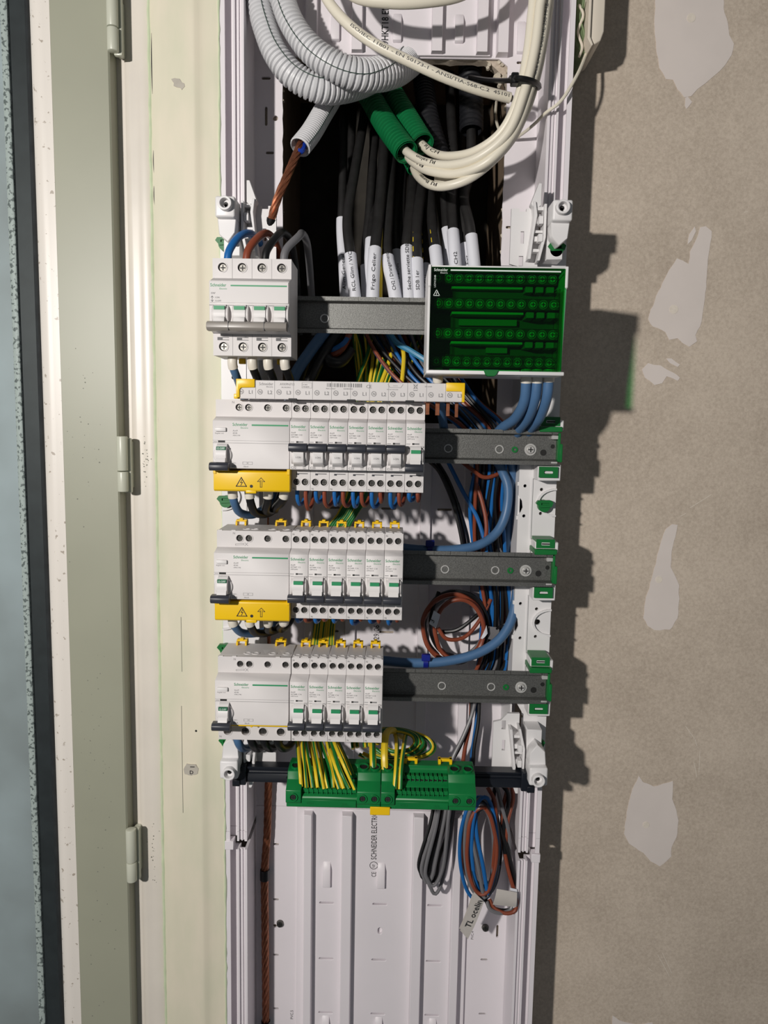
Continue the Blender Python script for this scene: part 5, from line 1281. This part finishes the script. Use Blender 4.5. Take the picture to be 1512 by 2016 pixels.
coil(893, 1236, 60, 66, 10, 1.9, 2.6, BROWN, 'brown wire coiled between the third and lowest rails', 'coiled wires between the rails', 1.0)
coil(898, 1234, 63, 69, 16, 1.6, 2.6, BLACKW, 'black wire coiled between the third and lowest rails', 'coiled wires between the rails', 2.2)
coil(904, 1240, 48, 60, 5, 1.8, 2.4, BROWN, 'inner brown wire coiled between the third and lowest rails', 'coiled wires between the rails', 4.0)
coil(900, 1232, 54, 60, 26, 1.2, 2.3, GREYW, 'grey wire coiled between the third and lowest rails', 'coiled wires between the rails', 3.0)
wire('coiled_wire', [(864, 1165, 20), (852, 1200, 14), (848, 1225, 8)], 2.2, BLACKW, 'black wire end sticking up left of the coil', 'wire')
wire('coiled_wire', [(866, 1244, 20), (900, 1240, 14), (935, 1215, 16), (960, 1190, 24)], 2.2, BLACKW, 'black wire crossing the coil diagonally', 'wire')
wire('coiled_wire', [(862, 1236, 12), (880, 1258, 8), (915, 1254, 12), (945, 1220, 18), (966, 1180, 26)], 2.2, BROWN, 'brown wire crossing the coil diagonally', 'wire')


def flag(pts4, Y, label, txt, m_=TAPE, size=7, dirp=None, bend=3.0, grp='paper wire labels'):
    """folded adhesive label: a curved sheet through four corners (px), with thickness"""
    a, b, c, d_ = [np.array(at(x, y, Y)) for x, y in pts4]
    n = 8; vs = []; fs = []
    for s_ in (0, 1):
        for i in range(n+1):
            t = i/n
            for e, f_ in ((a, d_), (b, c)):
                p = e+(f_-e)*t; p = p+np.array([0, -bend*math.sin(math.pi*t)+s_*.35, 0]); vs.append(p)
    for s_ in (0, 1):
        o_ = s_*(n+1)*2
        for i in range(n): fs.append((o_+2*i, o_+2*i+1, o_+2*i+3, o_+2*i+2))
    k = (n+1)*2
    for i in range(n): fs += [(2*i, 2*i+2, k+2*i+2, k+2*i), (2*i+1, 2*i+3, k+2*i+3, k+2*i+1)]
    fs += [(0, 1, k+1, k), (2*n, 2*n+1, k+2*n+1, k+2*n)]
    o = solo('wire_label', MB().add(vs, fs), m_, label, 'label', grp)
    if txt:
        p, q = dirp; p3, q3 = np.array(at(*p, Y-bend-1.2)), np.array(at(*q, Y-bend-1.2)); right = q3-p3; up = np.cross([0, -1, 0], right)*-1
        up = np.cross(np.array([0, -1., 0]), right); 
        ru = Vector(right).normalized(); uu = Vector((0, -1, 0)).cross(ru)
        part('handwriting', MB().text(txt, tuple(p3), size, tuple(ru), tuple(uu)), INK, o, bevel=-1)
    return o


flag([(854, 1202), (867, 1210), (858, 1237), (845, 1228)], 4, 'white paper label marked 3 on the left of the coil', '3', SLEEVE, 8, ((853, 1228), (862, 1214)), 1.5)
flag([(958, 1231), (960, 1247), (950, 1258), (946, 1257)], 4, 'blank white paper label on the right of the coil', '', SLEEVE, bend=1.5)
flag([(962, 1233), (984, 1236), (978, 1262), (961, 1258)], 12, 'grey tape flag beside the coil', '', GREYW, bend=1)
wire('cable_tie', [(1012, 1226, -8), (990, 1230, -6), (978, 1238, 4)], 1.3, BLKTAPE, 'thin black cable tie around the slate cable near the right column', 'cable tie')

# ---- wires dropping from the lowest rail to the navy rail
for i, (pts, m_, lb) in enumerate([
        ([(938, 1370, 30), (928, 1410, 26), (912, 1450, 20), (890, 1496, 12), (880, 1540, 10)], GREYW, 'grey wire slanting down from the lowest rail'),
        ([(930, 1370, 34), (925, 1420, 30), (905, 1470, 24), (888, 1500, 20)], BLACKW, 'black wire beside the slanting grey one'),
        ([(928, 1370, 36), (926, 1420, 30), (916, 1470, 26), (910, 1510, 24)], BROWN, 'brown wire dropping below the lowest rail'),
        ([(944, 1370, 32), (942, 1420, 28), (934, 1470, 24), (930, 1520, 22)], BLACKW, 'black wire dropping below the lowest rail'),
        ([(940, 1370, 38), (938, 1420, 33), (930, 1480, 30), (926, 1520, 26)], BLUE, 'blue wire dropping below the lowest rail')]):
    wire('circuit_wire', pts, 2.3, m_, lb, 'wire', 'wires above the navy rail')

# ---- hanging bundles at the bottom right
def hang(px_top, px_bot, ytop, ybot, w_, Y, r, m_, label, group):
    """a wire going down, round a tight bend and back up"""
    wire('hanging_wire', [(px_top, ytop, Y+8), (px_top-(px_top-px_bot)*.35, ytop+(ybot-ytop)*.35, Y+2), (px_bot-w_*.15, ybot-36, Y-2), (px_bot+w_*.05, ybot-10, Y-3), (px_bot+w_*.4, ybot, Y-3), (px_bot+w_*.85, ybot-14, Y-2), (px_bot+w_*1.25, ybot-50, Y), (px_top+w_*.75-(px_top-px_bot)*.2, ytop+(ybot-ytop)*.3, Y+3), (px_top+w_*.8, ytop, Y+9)], r, m_, label, 'wire', group)


for i, (m_, nm, a, b, yb, w_, Y) in enumerate([(BLACKW, 'black', 858, 828, 1730, 17, 30), (GREYW, 'grey', 866, 834, 1738, 20, 24), (BLACKW, 'black', 872, 838, 1728, 18, 36), (GREYW, 'grey', 868, 842, 1744, 26, 20), (GREYW, 'grey', 880, 848, 1760, 22, 32), (BLACKW, 'black', 886, 846, 1736, 16, 40)]):
    hang(a, b, 1560, yb, w_, Y, 2.2, m_, f'{nm} folded wire, {ordinal(i)} from the left in the bundle below the empty earth terminals', 'wires of the left hanging bundle')
ov = [(BLUE, 'blue', 'outermost', 944, 1672, 38, 102, 12, .3), (GREYW, 'grey', 'outermost', 948, 1670, 34, 98, 2.5, 1.2), (BROWN, 'brown', 'outermost', 946, 1665, 36, 92, 26, 2.0), (BLUE, 'blue', 'inner', 953, 1664, 25, 96, -2, 2.6), (GREYW, 'grey', 'inner', 950, 1675, 22, 84, 7, 3.4),
      (BLACKW, 'black', 'inner', 952, 1668, 26, 78, 31, 4.2), (BROWN, 'brown', 'inner', 948, 1675, 29, 86, -6.5, 5.0), (GREYW, 'grey', 'middle', 946, 1668, 31, 90, 17, 5.6), (BROWN, 'brown', 'middle', 952, 1660, 32, 88, 36, .9), (BLACKW, 'black', 'outermost', 950, 1672, 36, 96, 21.5, 3.9)]
for i, (m_, nm, ps, cx, cy_, rx, ry, Y, t0) in enumerate(ov):
    coil(cx, cy_, rx, ry, Y, 1.15, 2.2, m_, f'{ps} {nm} wire coiled in the middle hanging bundle with the TL label', 'coiled wires of the middle hanging bundle', t0, 3)
for i, (m_, nm, pts) in enumerate([(BLUE, 'blue', [(936, 1580, 6), (938, 1640, 0), (950, 1700, -4), (960, 1760, -4)]), (GREYW, 'grey', [(926, 1580, 8), (930, 1650, 0), (942, 1710, -4), (952, 1765, -4)]), (BROWN, 'brown', [(960, 1550, 10), (974, 1580, 4), (976, 1640, 6), (970, 1710, 10)])]):
    wire('hanging_wire', pts, 2.3, m_, f'{nm} wire hanging straight across the middle coil', 'wire', 'straight wires across the middle coil')
base = np.array(spline(ats([(985, 1545, 20), (984, 1590, 14), (993, 1640, 10), (1003, 1700, 8), (1012, 1745, 6), (1016, 1770, 4), (1010, 1790, 2), (990, 1796, 0), (966, 1786, 2), (955, 1760, 8)]), 3))
for i, (m_, nm) in enumerate([(BROWN, 'brown'), (BLACKW, 'black'), (GREYW, 'grey')]):
    L = np.arange(len(base)); a = 2*math.pi*i/3+L*.11; s_ = np.interp(L, [0, 12, 26], [9, 6, 3.0])
    pts = base+np.stack([np.cos(a)*s_, np.sin(a)*3.0+0*L, 0*L], 1)
    wire('hanging_wire', [tuple(q) for q in pts[::3]], 2.3, m_, f'{nm} wire of the twisted bundle at the far right', 'wire', 'twisted wires at the far right', world=True)
wire('hanging_wire', [(990, 1548, 18), (1000, 1562, 14), (1000, 1590, 12), (992, 1625, 10), (994, 1680, 8)], 2.3, BLACKW, 'black wire looping under the right end of the navy rail', 'wire')
wire('hanging_wire', [(1008, 1548, 20), (1010, 1575, 16), (1000, 1615, 12), (995, 1660, 8)], 2.3, BROWN, 'brown wire looping under the right end of the navy rail', 'wire')
flag([(933, 1756), (953, 1775), (921, 1849), (906, 1832)], -6, 'grey paper flag handwritten TL on the middle hanging bundle', 'TL ocelin', TAPE, 9.5, ((925, 1828), (951, 1770)), 3)
flag([(930, 1760), (946, 1770), (914, 1832), (904, 1828)], 0, 'back layer of the folded TL paper flag', '', TAPE, bend=2)
flag([(978, 1750), (1018, 1757), (1016, 1786), (970, 1781)], -6, 'blank grey paper flag on the twisted bundle', '', TAPE, bend=2)
flag([(1004, 1748), (1018, 1751), (1019, 1784), (1010, 1788)], -2, 'white folded back of the blank paper flag', '', SLEEVE, bend=1)
print('OBJECTS', len(bpy.data.objects), 'TRIS', sum(len(o.data.loops) for o in bpy.data.objects if o.type == 'MESH'))
